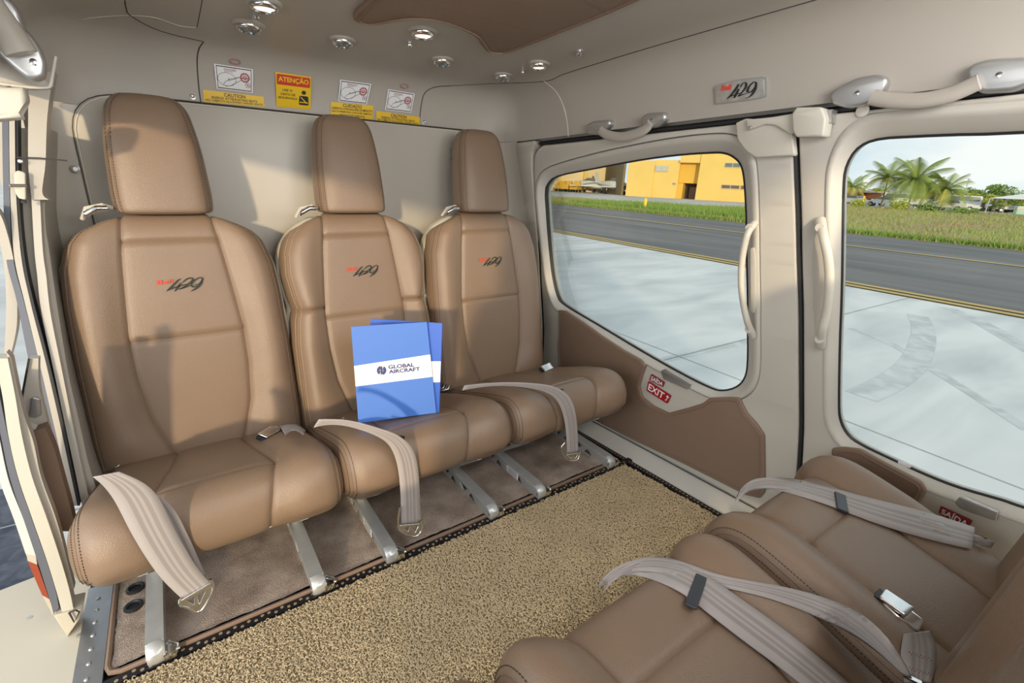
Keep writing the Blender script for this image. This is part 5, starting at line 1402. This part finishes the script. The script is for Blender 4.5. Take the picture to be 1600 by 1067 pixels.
# grass infield
LG = lambda y: L3(y)+.05
def grass_far(y): return float(np.interp(y, [-60, 8, 20, 30.9, 31, 60], [88, 82, 78, 75, 33, 28.8]))
def infield(x, y): return x < grass_far(y)-.5 and not (x > 34 and y > 24+(x-42)*.212)
gp = [(LG(y), y) for y in (-60, 0, 12, 30, 60)]+[(28.8, 60), (33.5, 30), (42, 24), (75, 31), (78, 20), (82, 8), (88, -60)]
gpoly('ground_grass', gp, .02, GRASSG)
gpoly('ground_far', [(24, 70), (33, 28), (42, 23), (75, 30.5), (77.5, 20), (81.5, 8), (87.5, -60), (300, -60), (300, 300), (28, 300)], .012, GRAV)
rg = random.Random(11)
def blades(name, n, f, material, hmin, hmax, wd):
    V = []; Fc = []
    for i in range(n):
        x, y = f(); h = rg.uniform(hmin, hmax); a = rg.uniform(0, PI); l = rg.uniform(-.5, .5)*h; k = len(V); w = wd*(1+x/60)
        V += [G(x-w*math.cos(a), y-w*math.sin(a), .0), G(x+w*math.cos(a), y+w*math.sin(a), .0), G(x+l, y+rg.uniform(-.5, .5)*h, h)]; Fc.append((k, k+1, k+2))
    o = meshobj(name, V, Fc, material, fix=False, kind='stuff'); setp(o, None, 'grass'); return o
def edge_f():
    y = rg.uniform(-1, 34); return L3(y)+abs(rg.gauss(0, .7))+.05, y
def field_f():
    while True:
        y = -2+38*rg.random()**1.2; x = L3(y)+(grass_far(y)-L3(y))*rg.random()**1.3
        if infield(x, y): return x, y
setp(blades('grass_verge', 26000, edge_f, GRB, .06, .20, .018), 'lush green grass verge along the far edge of the taxiway')
setp(blades('grass_field', 26000, field_f, GRD, .08, .26, .02), 'dry brownish grass covering the infield beyond the taxiway')
def clump_f():
    y = rg.uniform(13, 27); x = L3(y)+2+abs(rg.gauss(0, 5)); return (x, y) if infield(x, y) else clump_f()
setp(blades('grass_patch', 16000, clump_f, GRB, .12, .40, .02), 'taller green grass patches in the infield before the yellow building')

class VP:
    """vertical plane of the ground frame through two ground points; px -> (u,h), and (u,h,depth) -> world"""
    def __init__(s, A, B):
        s.A = np.array(A, float); s.d = np.array(B, float)-s.A; s.L = np.linalg.norm(s.d); s.d /= s.L; s.n = np.array([-s.d[1], s.d[0]])
        if s.n@s.A < 0: s.n = -s.n      # depth axis points away from the camera
    def uv(s, px, py):
        r = ray(px, py); gx, gy, gz = r@GX, r@GY, r@GN; t = (s.A@s.n)/(np.array([gx, gy])@s.n); p = np.array([gx, gy])*t; return float((p-s.A)@s.d), float(gz*t+HG)
    def w(s, u, h, dep=0.): p = s.A+s.d*u+s.n*dep; return G(p[0], p[1], h)
    def box(s, mb, u0, u1, h0, h1, d0, d1):
        V = [s.w(u, h, d) for u in (u0, u1) for h in (h0, h1) for d in (d0, d1)]
        return mb.add(V, [(0, 1, 3, 2), (4, 6, 7, 5), (0, 4, 5, 1), (2, 3, 7, 6), (0, 2, 6, 4), (1, 5, 7, 3)])
YW = mat('yellow_stucco', (.80, .56, .16), .8, noise=(.4, .04, 2)); YW_SHADE = mat('yellow_stucco_shade', (.78, .47, .07), .8); TANW = mat('hangar_tan', (.80, .66, .38), .8)  # second stucco: same wall with the recess shade put into its colour
WIN = mat('far_window_glass', (.16, .19, .18), .25); WINF = mat('louvre_pale', (.50, .50, .44), .6); DARKR = mat('dark_interior', (.05, .045, .03), .8); BRN = mat('brown_door', (.16, .09, .05), .6)
FP = VP(gnd(977, 306), gnd(1159, 316)); b = thing('hangar_office', 'yellow two-storey building with recessed entrance behind the taxiway', 'building', FP.w(8, 0))
U = lambda px, py=305: FP.uv(px, py)[0]
Hh = lambda px, py: FP.uv(px, py)[1]
u0, u1, u2, u3, u4 = U(977), U(1017), U(1056, 300), U(1088, 300), U(1175, 316)
ht, hr = Hh(990, 250), 9.2
mb = MB(); FP.box(mb, u0, u1, -.5, ht+.0, 0, 12); FP.box(mb, u1, u2, -.5, ht+.1, .25, 12); mb.build('left_block', YW, b, smooth=0)
mb = MB(); FP.box(mb, u3, u4+3.2, -.5, ht+1.2, -.4, 12); mb.build('right_block', YW, b, smooth=0)
mb = MB(); FP.box(mb, u2, u3, Hh(1070, 286), Hh(1070, 254), .8, 12); mb.build('recess_wall', YW_SHADE, b, smooth=0)
mb = MB(); FP.box(mb, u2, u3, Hh(1070, 254), ht+1.2, -.2, 12); mb.build('lintel', YW, b, smooth=0)
mb = MB(); FP.box(mb, u2, u2+.7, -.5, Hh(1060, 286), .5, 12); mb.build('entrance_pier', YW_SHADE, b, smooth=0)
mb = MB(); FP.box(mb, u2+.7, u3, -.5, Hh(1070, 286), 2.5, 3.0); mb.build('entrance_opening', DARKR, b, smooth=0)
uu = U(1074, 300); mb = MB(); FP.box(mb, uu, u3-.1, 0, Hh(1076, 292), 1.6, 1.8); mb.build('door', BRN, b, smooth=0)
def fwin(x0, y0, x1, y1, m_, dep=-.02, nm='window'):
    a = FP.uv(x0, y0); c = FP.uv(x1, y1); mb = MB(); FP.box(mb, a[0], c[0], c[1], a[1], dep-.05, dep+.05); f = mb.build(nm, SHELLM, b, smooth=0)
    mb = MB(); k = max(2, int(abs(c[0]-a[0])/.9)); w_ = (c[0]-a[0])/k
    for i in range(k):
        q = MB(); FP.box(q, a[0]+w_*i+.05, a[0]+w_*(i+1)-.05, c[1]+.08, a[1]-.08, dep-.09, dep-.05); q.build('pane', m_, f, smooth=0)
fwin(1024, 258.5, 1043, 268.5, WINF, .20); fwin(1134, 254, 1157, 262.5, WIN, -.42); fwin(1128.5, 288, 1155.5, 296, BRN, -.42); fwin(1158.5, 289, 1172, 297, BRN, -.42)
fwin(1051, 285, 1055, 289, BRN, .2, 'vent')
mb = MB(); FP.box(mb, U(1117, 243), U(1133, 243), ht+1.2, ht+2.2, 2, 4); mb.build('roof_unit', WINF, b, smooth=0)
# hangar with open front
A = gnd(856, 299); B_ = (np.array(gnd(977, 306))+np.array(FP.n)*1.0)
HP = VP(gnd(850, 300), gnd(975, 305.5)); hg_ = thing('open_hangar', 'open tan hangar with columns left of the yellow building', 'building', HP.w(6, 0))
ue = HP.uv(974, 300)[0]; dh = 13
mb = MB(); HP.box(mb, -30, ue+2, -.5, 9, dh, dh+.4); mb.build('rear_wall', TANW, hg_, smooth=0)
mb = MB(); HP.box(mb, -30, ue+2, 6.6, 7.2, 5, dh); mb.build('roof', mat('hangar_roof', (.34, .32, .27), .7), hg_, smooth=0)
mb = MB(); HP.box(mb, ue-.3, ue, -.2, 6.6, 0, dh); mb.build('side_wall', mat('hangar_dark', (.22, .17, .09), .8), hg_, smooth=0)
for i in range(8):
    u_ = ue-3.6-4.2*i; mb = MB(); HP.box(mb, u_-.28, u_+.28, -.3, 6.6, dh-.6, dh); mb.build('column', YW, hg_, smooth=0)
mb = MB(); HP.box(mb, ue-19, ue-17.4, 0, 2.4, dh-.1, dh+.05); mb.build('dark_door', DARKR, hg_, smooth=0)

WPAINT = mat('aircraft_white', (.75, .75, .72), .35); CARW = mat('car_white', (.72, .73, .74), .3); TYREM = mat('tyre_black', (.02, .02, .02), .7); REDM = mat('red_paint', (.42, .05, .03), .5)
def local(xy, h, ang):
    """frame on the ground: origin xy, heading ang"""
    o = G(xy[0], xy[1], h); ax = Vector(GX*math.cos(ang)+GY*math.sin(ang)); ay = Vector(-GX*math.sin(ang)+GY*math.cos(ang)); az = Vector(GN)
    return o, ax, ay, az
def airplane(label, xy, ang, s=1.):
    o, ax, ay, az = local(xy, 0, ang); L = lambda x, y, z: o+ax*(x*s)+ay*(y*s)+az*(z*s); t = thing('light_airplane', label, 'airplane', o, 0, 'light airplanes in the hangar')
    prof = [(-4.2, .06, 1.35), (-3, .22, 1.30), (-1.5, .42, 1.22), (-.3, .56, 1.2), (.9, .60, 1.15), (2.0, .48, 1.05), (2.9, .34, 1.0), (3.1, .1, 1.0)]
    V = []; Fc = []; n = 14
    for x, r, z in prof:
        for k in range(n): a = 2*PI*k/n; V.append(L(x, r*math.cos(a), z+r*math.sin(a)))
    for i in range(len(prof)-1):
        for k in range(n): Fc.append((i*n+k, i*n+(k+1) % n, (i+1)*n+(k+1) % n, (i+1)*n+k))
    Fc += [tuple(range(n)), tuple(range((len(prof)-1)*n, len(prof)*n))]
    m = MB(); m.add(V, Fc); m.build('fuselage', WPAINT, t, 60)
    def wing(nm, pts, z, th):
        V = [L(x, y, z+zz) for zz in (0, th) for x, y in pts]; n = len(pts); m = MB(); m.add(V, [tuple(range(n)), tuple(range(n, 2*n))]+[(i, (i+1) % n, n+(i+1) % n, n+i) for i in range(n)]); m.build(nm, WPAINT, t, 0)
    wing('wing', [(1.3, .3), (1.1, 5.4), (.3, 5.4), (-.2, .3)], .86, .12); wing('wing', [(1.3, -.3), (1.1, -5.4), (.3, -5.4), (-.2, -.3)], .86, .12)
    wing('tailplane', [(-3.3, 0), (-3.6, 1.7), (-4.2, 1.7), (-4.2, -1.7), (-3.6, -1.7)], 1.38, .07)
    m = MB(); m.add([L(x, y, z) for y in (-.05, .05) for x, z in ((-3.0, 1.4), (-3.9, 2.7), (-4.4, 2.7), (-4.3, 1.35))], [(0, 1, 2, 3), (4, 5, 6, 7), (0, 1, 5, 4), (1, 2, 6, 5), (2, 3, 7, 6), (3, 0, 4, 7)]); m.build('fin', WPAINT, t, 0)
    V = []
    for (x, hw, z) in ((1.7, .35, 1.55), (1.1, .42, 1.98), (.1, .42, 2.02), (-1.0, .28, 1.55)): V += [L(x, -hw, z), L(x, hw, z)]
    m = MB(); m.add(V+[L(1.7, -.4, 1.3), L(1.7, .4, 1.3), L(-1, -.4, 1.3), L(-1, .4, 1.3)], [(0, 1, 3, 2), (2, 3, 5, 4), (4, 5, 7, 6), (8, 0, 2), (8, 2, 4), (8, 4, 6), (8, 6, 10), (9, 1, 3), (9, 3, 5), (9, 5, 7), (9, 7, 11), (8, 9, 1, 0)]); m.build('cabin_windows', WIN, t, 0)
    for (x, y) in ((2.3, 0), (.3, 1.4), (.3, -1.4)):
        m = MB(); m.lathe([(.22*s, -.08*s), (.24*s, 0), (.22*s, .08*s)], L(x, y, .24), ay, 14); w_ = m.build('wheel', TYREM, t); m = MB(); m.tube([L(x, y, .3), L(x, y*.9, 1.0)], .05*s, 6); m.build('gear_leg', WPAINT, w_)
    m = MB(); m.bar(L(3.12, -.85, 1.0), L(3.12, .85, 1.0), .05*s, .16*s, az); m.lathe([(.14*s, 0), (.10*s, .2*s), (.001, .32*s)], L(3.1, 0, 1), ax, 12); m.build('propeller', TYREM, t)
def far(px, py): return gnd(px, py)
airplane('white light airplane parked at the hangar mouth, nearest the yellow building', far(958, 303.5), math.radians(-100), 1.15)
airplane('white light airplane further left in the hangar, wing towards the camera', far(918, 300.6), math.radians(-75), 1.1)
# tugs / trolleys
for i, (px, py) in enumerate(((876, 299), (886, 299.6), (899, 300.4))):
    o, ax, ay, az = local(far(px, py), 0, .4); t = thing('ground_trolley', ['yellow ground trolley at the far left of the hangar mouth', 'middle one of the yellow ground trolleys left of the hangar mouth', 'yellow ground trolley nearest the parked airplanes'][i], 'trolley', o, 0, 'yellow ground trolleys')
    m = MB(); m.box(o+az*.75, (.9, .6, .35), (ax, ay, az)); m.box(o+az*1.3+ax*.5, (.2, .5, .3), (ax, ay, az)); m.build('body', mat('trolley_yellow', (.70, .42, .04), .6), t, 0)
    for a in (-.6, .6):
        for c_ in (-.5, .5): m = MB(); m.lathe([(.25, -.08), (.25, .08)], o+ax*a+ay*c_+az*.25, ay, 12); m.build('wheel', TYREM, t)
# taxiway edge marker
o = G(*gnd(1007, 327.6)); t = thing('edge_marker', 'small yellow edge marker standing in the grass beyond the taxiway', 'marker', o); m = MB(); m.lathe([(.12, 0), (.10, .35), (.10, .62), (.05, .70)], o, GN, 12); m.build('marker_post', mat('marker_yellow', (.9, .65, .05), .5), t); m = MB(); m.lathe([(.16, 0), (.16, .06)], o, GN, 12); m.build('marker_base', SHELLM, t)

# --- things seen through the front window
LEAFP = mat('palm_leaf', (.26, .34, .07), .6); LEAFY = mat('palm_leaf_yellow', (.48, .46, .08), .6); TRUNK = mat('palm_trunk', (.26, .22, .16), .9); CANOPY = mat('tree_leaf', (.20, .30, .05), .7); CANOPYY = mat('tree_leaf_light', (.42, .46, .05), .7)
def frond_mesh(L_, droop, material):
    V = []; Fc = []; n = 26; R0 = []
    for i in range(n+1):
        s_ = i/n; R0.append(Vector((L_*s_*(1-.18*s_*droop), 0, L_*(.55*s_-.95*droop*s_*s_))))
    for i in range(n):
        p, q = R0[i], R0[i+1]; w = .03*L_*(1-i/n)*.4+.01; k = len(V); V += [p+Vector((0, w, 0)), p-Vector((0, w, 0)), q-Vector((0, w*.8, 0)), q+Vector((0, w*.8, 0))]; Fc.append((k, k+1, k+2, k+3))
        if i < 1: continue
        ll = L_*.34*math.sin(PI*min(1, (i/n)*.85+.12))+.1
        for sg in (-1, 1):
            for j in (0, .5):
                b0 = p.lerp(q, j); k = len(V); dx = (q-p).normalized()
                tip = b0+dx*ll*.55+Vector((0, sg*ll*.75, -ll*.45)); wv = dx*.030*L_*.55
                V += [b0-wv*.5, b0+wv*.5, tip]; Fc.append((k, k+1, k+2))
    me = bpy.data.meshes.new('frond'); me.from_pydata([tuple(v) for v in V], [], Fc); me.materials.append(material); return me
def palm(label, xy, h, L_, seed, nf=20, yellow=.3, lean=0.):
    r = random.Random(seed); o, ax, ay, az = local(xy, 0, r.uniform(0, 6)); t = thing('palm_tree', label, 'palm tree', o, 0, 'palms beyond the infield')
    top = o+az*h+ax*lean; P = [o, o+az*h*.5+ax*lean*.3, top]; tube('trunk', cr(P, 6), [.24*h/8*(1-.35*i/12) for i in range(13)], TRUNK, t, n=8)
    ms = [frond_mesh(L_, dr, LEAFP) for dr in (.45, .85, 1.15)]+[frond_mesh(L_, 1.0, LEAFY)]
    for i in range(nf):
        lv = i/nf; a = i*2.4+r.uniform(-.2, .2); me = ms[0 if lv < .35 else (1 if lv < .6 else (3 if r.random() < yellow*1.6 else 2))]
        f = bpy.data.objects.new('frond', me); COL.objects.link(f); f.parent = t
        f.location = top-o; tilt = .75 if lv < .2 else (.25 if lv < .5 else -.15)
        f.rotation_euler = (0, -tilt*.9, a); f.scale = [r.uniform(.85, 1.1)]*3
    m = MB()
    for k in range(5): m.lathe([(.02, -.2), (.16, -.1), (.17, .05), (.02, .2)], top+ax*.3*math.cos(k*1.3)+ay*.3*math.sin(k*1.3)-az*.3, az, 8)
    m.build('coconuts', LEAFY, t)
def at(px, x): 
    """ground point at ground-x distance x seen at column px near the horizon"""
    r = ray(px, 305); t = x/(r@GX); return (float(t*(r@GX)), float(t*(r@GY)))
def hgt(px, py, x):
    r = ray(px, py); t = x/(r@GX); return float(t*(r@GN))+HG
palm('tall feathery palm left of centre in the front window', at(1381, 78), hgt(1381, 276, 78)-.2, 3.3, 1)
palm('tallest full palm with drooping yellow fronds in the front window', at(1424, 76), hgt(1424, 280, 76)-.2, 3.9, 2, 26, .25)
palm('shorter palm right of the tallest palm in the front window', at(1476, 77), hgt(1470, 294, 77)-.2, 3.2, 3, 20, .4)
palm('yellowish palm at the left edge of the front window view', at(1328, 90), hgt(1325, 288, 90)-.5, 3.0, 4, 18, .8)
palm('small low palm behind the white cars, right of the palm group', at(1442, 92), hgt(1442, 292, 92)-.5, 3.4, 5, 18, .3)
def tree(label, px, x, top_py, w, seed, material=CANOPY, open_=False, n=1500, name='leafy_tree', group='trees on the horizon', low=.22):
    r = random.Random(seed); xy = at(px, x); h = hgt(px, top_py, x); o, ax, ay, az = local(xy, 0, 0); t = thing(name, label, 'tree', o, 0, group)
    m = MB(); m.tube([o, o+az*h*.4, o+az*h*.7+ax*.2], [.22, .16, .08], 7)
    for k in range(4): a = k*1.57+.4; m.tube([o+az*h*.35, o+az*h*.75+(ax*math.cos(a)+ay*math.sin(a))*w*.5], [.09, .03], 5)
    m.build('trunk', TRUNK, t); V = []; Fc = []; C = []
    for k in range(9): a = r.uniform(0, 6.28); C.append((math.cos(a)*w*r.uniform(.1, .75), math.sin(a)*w*r.uniform(.1, .75), h*r.uniform((.62 if open_ else low+.2), .85), r.uniform(.28, .45)))
    for i in range(n):
        c = r.choice(C); d = Vector((r.gauss(0, 1), r.gauss(0, 1), r.gauss(0, .8))).normalized()*r.uniform(.75, 1.05); rr = c[3]*min(w*.9, h*.6)
        p = o+ax*(c[0]+d.x*rr)+ay*(c[1]+d.y*rr)+az*min(h, c[2]+d.z*rr*.55); s_ = r.uniform(.10, .22)*(h/5)**.5; u = Vector((r.gauss(0, 1), r.gauss(0, 1), r.gauss(0, 1))).normalized(); v = u.orthogonal().normalized(); k = len(V)
        V += [p-u*s_, p+v*s_*.7, p+u*s_, p-v*s_*.7]; Fc.append((k, k+1, k+2, k+3))
    m = MB(); m.add(V, Fc); m.build('foliage', material, t, 0)
tree('low wide open-crowned tree at the right part of the horizon, front window', 1542, 95, 286, 3.0, 5, CANOPY, True, 900)
hz = [(1318, 100, 290, 4, CANOPYY), (1345, 110, 288, 4.5, CANOPY), (1362, 104, 292, 4.5, CANOPYY), (1400, 110, 290, 5, CANOPY), (1445, 112, 290, 5, CANOPYY), (1466, 98, 293, 4, CANOPY), (1490, 105, 292, 4.5, CANOPYY), (1505, 112, 289, 4.5, CANOPY), (1522, 106, 293, 4, CANOPY),
      (1500, 92, 299, 3, CANOPYY), (1520, 90, 301, 3, CANOPYY), (1540, 94, 300, 3.4, CANOPYY), (1560, 92, 301, 3.2, CANOPY), (1578, 96, 301, 3.4, CANOPYY), (1597, 94, 300, 3.4, CANOPYY), (1613, 96, 299, 3.6, CANOPY), (1575, 140, 297, 6, CANOPY), (1600, 145, 297, 6, CANOPY), (1625, 140, 296, 6, CANOPY)]
pos_words = ['yellow-green tree at the left edge of the front window', 'dark tree behind the white tail fin', 'light green tree right of the tail fin', 'dark tree behind the first two palms', 'light tree behind the tallest palm', 'green tree between tallest and shorter palm', 'light green tree behind the shorter palm', 'dark tree just right of the palms', 'dark tree beside the thin mast',
             'low light bush-like tree below the shorter palm', 'low light tree right of the thin mast', 'low light tree under the open-crowned tree', 'low dark tree right of the open-crowned tree', 'low light tree left of the white tent', 'low light tree behind the white tent', 'low dark tree at the right picture edge', 'distant hazy tree line part above the tent, left', 'distant hazy tree above the white tent', 'distant hazy tree at the right picture edge']
for i, (px, x, ty, w, m_) in enumerate(hz): tree(pos_words[i], px, x, ty, w, 20+i, m_, False, 900, low=.0)
def car(label, xy, ang, kind=0, m_=None):
    o, ax, ay, az = local(xy, 0, ang); L = lambda x, y, z: o+ax*x+ay*y+az*z; t = thing('white_car' if kind != 1 else 'white_van', label, 'car' if kind != 1 else 'van', o, 0, 'vehicles parked beyond the infield')
    if kind == 1: pr = [(-2.4, .4), (-2.4, 1.9), (-2.2, 2.05), (1.2, 2.05), (1.9, 1.25), (2.4, 1.05), (2.45, .4)]; wn = [(-2.1, 1.3), (-2.1, 1.85), (1.0, 1.85), (1.5, 1.3)]
    else: pr = [(-2.1, .35), (-2.1, .9), (-1.75, 1.0), (-1.3, 1.42), (.3, 1.45), (1.0, .98), (2.0, .82), (2.1, .35)]; wn = [(-1.45, 1.0), (-1.2, 1.33), (.22, 1.36), (.75, 1.0)]
    fr = lambda u, v, w: L(u, w, v)
    panel('body', roundpoly(pr, .12, 3), [], 1.7, .10, fr, m_ or CARW, t)
    panel('window', roundpoly(wn, .06, 2), [], 1.74, .02, fr, WIN, t)
    for x in (-1.35, 1.3):
        for y in (-.82, .82): m = MB(); m.lathe([(.33, -.1), (.33, .1)], L(x, y, .33), ay, 14); w_ = m.build('wheel', TYREM, t); m = MB(); m.lathe([(.18, -.105), (.18, .105)], L(x, y, .33), ay, 10); m.build('hubcap', SATIN, w_)
cars = [(1330, 80, 0, 'white pickup-like car at the left edge of the front window'), (1383, 84, 0, 'white car with windows in front of the red structure'), (1398, 90, 1, 'white van just behind the white car left of the palms'), (1430, 92, 1, 'white van behind the tallest palm trunk'), (1455, 96, 0, 'white car between the two palm trunks'), (1482, 80, 0, 'white car below the shorter palm, dark windscreen'), (1497, 84, 1, 'white van right of the shorter palm'),
        (1528, 100, 0, 'white car right of the thin mast'), (1542, 102, 0, 'white car under the open-crowned tree'), (1556, 102, 1, 'white van in the row before the hedge'), (1569, 100, 0, 'white car in the row left of the tent'), (1583, 94, 0, 'white car at the left foot of the tent'), (1597, 95, 0, 'white car at the right picture edge below the tent')]
for i, (px, x, k, lab) in enumerate(cars): car(lab, at(px, x), math.radians(80+17*(i % 4)), k)
# airliner tail fin behind the cars
TP = VP(at(1305, 96), at(1365, 92)); t = thing('airliner_tail', 'white airliner tail fin with flat tailplane above the red structure', 'airplane', TP.w(0, 0))
def vplate(name, pts, th, material, par, P_=TP, dep=0):
    V = [P_.uv(*q) for q in pts]; return panel(name, V, [], th, 0, lambda u, v, w: P_.w(u, v, dep+w), material, par, smooth=False)
vplate('fin', [(1334, 296), (1345, 280), (1351, 275), (1350, 285), (1346, 297)], .35, WPAINT, t); vplate('tailplane', [(1300, 294.5), (1330, 293.5), (1345, 296), (1361, 298), (1345, 299), (1310, 298)], 1.4, WPAINT, t)
vplate('tail_cone', [(1318, 298), (1346, 298), (1342, 304), (1322, 305)], 1.0, WPAINT, t)
t = thing('red_structure', 'low red and brown structure between tail fin and palms', 'structure', TP.w(1, 0))
vplate('red_wall', [(1318, 299), (1333, 299), (1333, 318), (1318, 318)], 1.0, REDM, t, dep=-1); vplate('red_frame', [(1350, 300), (1369, 301), (1369, 318), (1350, 318)], 1.0, REDM, t, dep=-1.5)
vplate('brown_wall', [(1369, 301), (1393, 303), (1393, 311), (1369, 311)], 1.0, mat('brick_brown', (.42, .17, .08), .8), t, dep=-1.2); vplate('flat_roof', [(1347, 299), (1394, 300), (1394, 302), (1347, 301.5)], 3.0, SHELLM, t, dep=-1)
o = G(*at(1351, 76)); t = thing('yellow_bollard', 'yellow post beside the red structure', 'post', o); m = MB(); m.lathe([(.14, 0), (.14, 1.3), (.05, 1.36)], o, GN, 10); m.build('post_body', bpy.data.materials['marker_yellow'], t)
# low bushes before the cars
def bush(label, px, x, w, h, seed, m_=CANOPYY):
    r = random.Random(seed); o, ax, ay, az = local(at(px, x), 0, 0); V = []; Fc = []
    for i in range(500):
        d = Vector((r.gauss(0, .5)*w, r.gauss(0, .4)*w, abs(r.gauss(0, .5))*h)); p = o+ax*d.x+ay*d.y+az*min(d.z, h); s_ = r.uniform(.08, .16); u = Vector((r.gauss(0, 1), r.gauss(0, 1), r.gauss(0, 1))).normalized(); v = u.orthogonal().normalized(); k = len(V); V += [p-u*s_, p+v*s_*.6, p+u*s_, p-v*s_*.6]; Fc.append((k, k+1, k+2, k+3))
    setp(meshobj('low_bush', V, Fc, m_, fix=False), label, 'bush', 'bushes before the parked cars')
bush('green bush right of the white pickup-like car', 1345, 74, 1.0, .9, 1); bush('wide bush left of the tallest palm trunk', 1411, 70, 1.1, 1.2, 2); bush('bush right of the tallest palm trunk', 1455, 72, 1.2, .9, 3, CANOPY); bush('low bush below the thin mast', 1513, 70, 1.6, .6, 4, CANOPY)
o = G(*at(1506, 84)); t = thing('thin_mast', 'thin pale mast with a small top right of the palms', 'mast', o); h_ = hgt(1508, 280, 84); m = MB(); m.tube([o, o+Vector(GN)*h_], .045, 6); m.build('mast_pole', SHELLM, t); m = MB(); m.box(o+Vector(GN)*h_, (.3, .1, .06)); m.build('mast_top', SHELLM, t)
# white tent
xy = at(1622, 84); o, ax, ay, az = local(xy, 0, math.radians(85)); t = thing('white_tent', 'white peaked tent at the right edge of the front window', 'tent', o, 0)
L = lambda x, y, z: o+ax*x+ay*y+az*z
a_ = hgt(1580, 311, 84); m = MB(); m.add([L(-3.4, -3, a_), L(3.4, -3, a_), L(3.4, 3, a_), L(-3.4, 3, a_), L(0, 0, a_+.9)], [(0, 1, 4), (1, 2, 4), (2, 3, 4), (3, 0, 4), (0, 1, 2, 3)]); m.build('tent_roof', WPAINT, t, 0)
for x in (-3.3, 3.3):
    for y in (-2.9, 2.9): m = MB(); m.tube([L(x, y, 0), L(x, y, a_)], .06, 6); m.build('tent_pole', SHELLM, t)
# bin, litter
xy = gnd(1589, 340); o, ax, ay, az = local(xy, 0, .5); t = thing('litter_bin', 'pale green and white bin on two legs standing in the infield grass', 'bin', o)
s_ = HG and (np.linalg.norm(xy)/745); m = MB(); m.box(o+az*s_*7.5, (s_*4.0, s_*3.5, s_*4.2), (ax, ay, az)); bevelled(m.build('bin_body', mat('bin_green', (.42, .62, .54), .5), t, 0), .03); m = MB(); m.box(o+az*s_*9.5, (s_*4.3, s_*3.8, s_*1.2), (ax, ay, az)); m.build('bin_lid', SHELLM, t, 0)
for a in (-1, 1): m = MB(); m.tube([o+ax*s_*3*a, o+ax*s_*3*a+az*s_*4], s_*.4, 6); m.build('leg', SATIN, t)
for i, (px, py, w) in enumerate(((1391, 325, 5), (1443, 329, 10), (1430, 325, 4), (1522, 331, 7))):
    xy = gnd(px, py); s_ = np.linalg.norm(xy)/745; o, ax, ay, az = local(xy, 0, i); m = MB(); m.add([o-ax*w*s_*.5, o+ay*w*s_*.5, o+ax*w*s_*.5, o-ay*w*s_*.4, o+az*w*s_*.45, o+az*w*s_*.3+ax*w*s_*.3], [(0, 1, 4), (1, 5, 4), (1, 2, 5), (2, 3, 5), (3, 4, 5), (3, 0, 4)])
    ob = m.build('litter_scrap' if i < 3 else 'dark_rock', WHITEP if i < 3 else BLACK, None, 0); setp(ob, ['small white litter scrap left of the palms in the grass', 'largest white litter scrap in the infield grass', 'tiny white scrap behind the largest litter scrap', 'dark lump in the dry grass right of the litter'][i], 'litter' if i < 3 else 'rock')
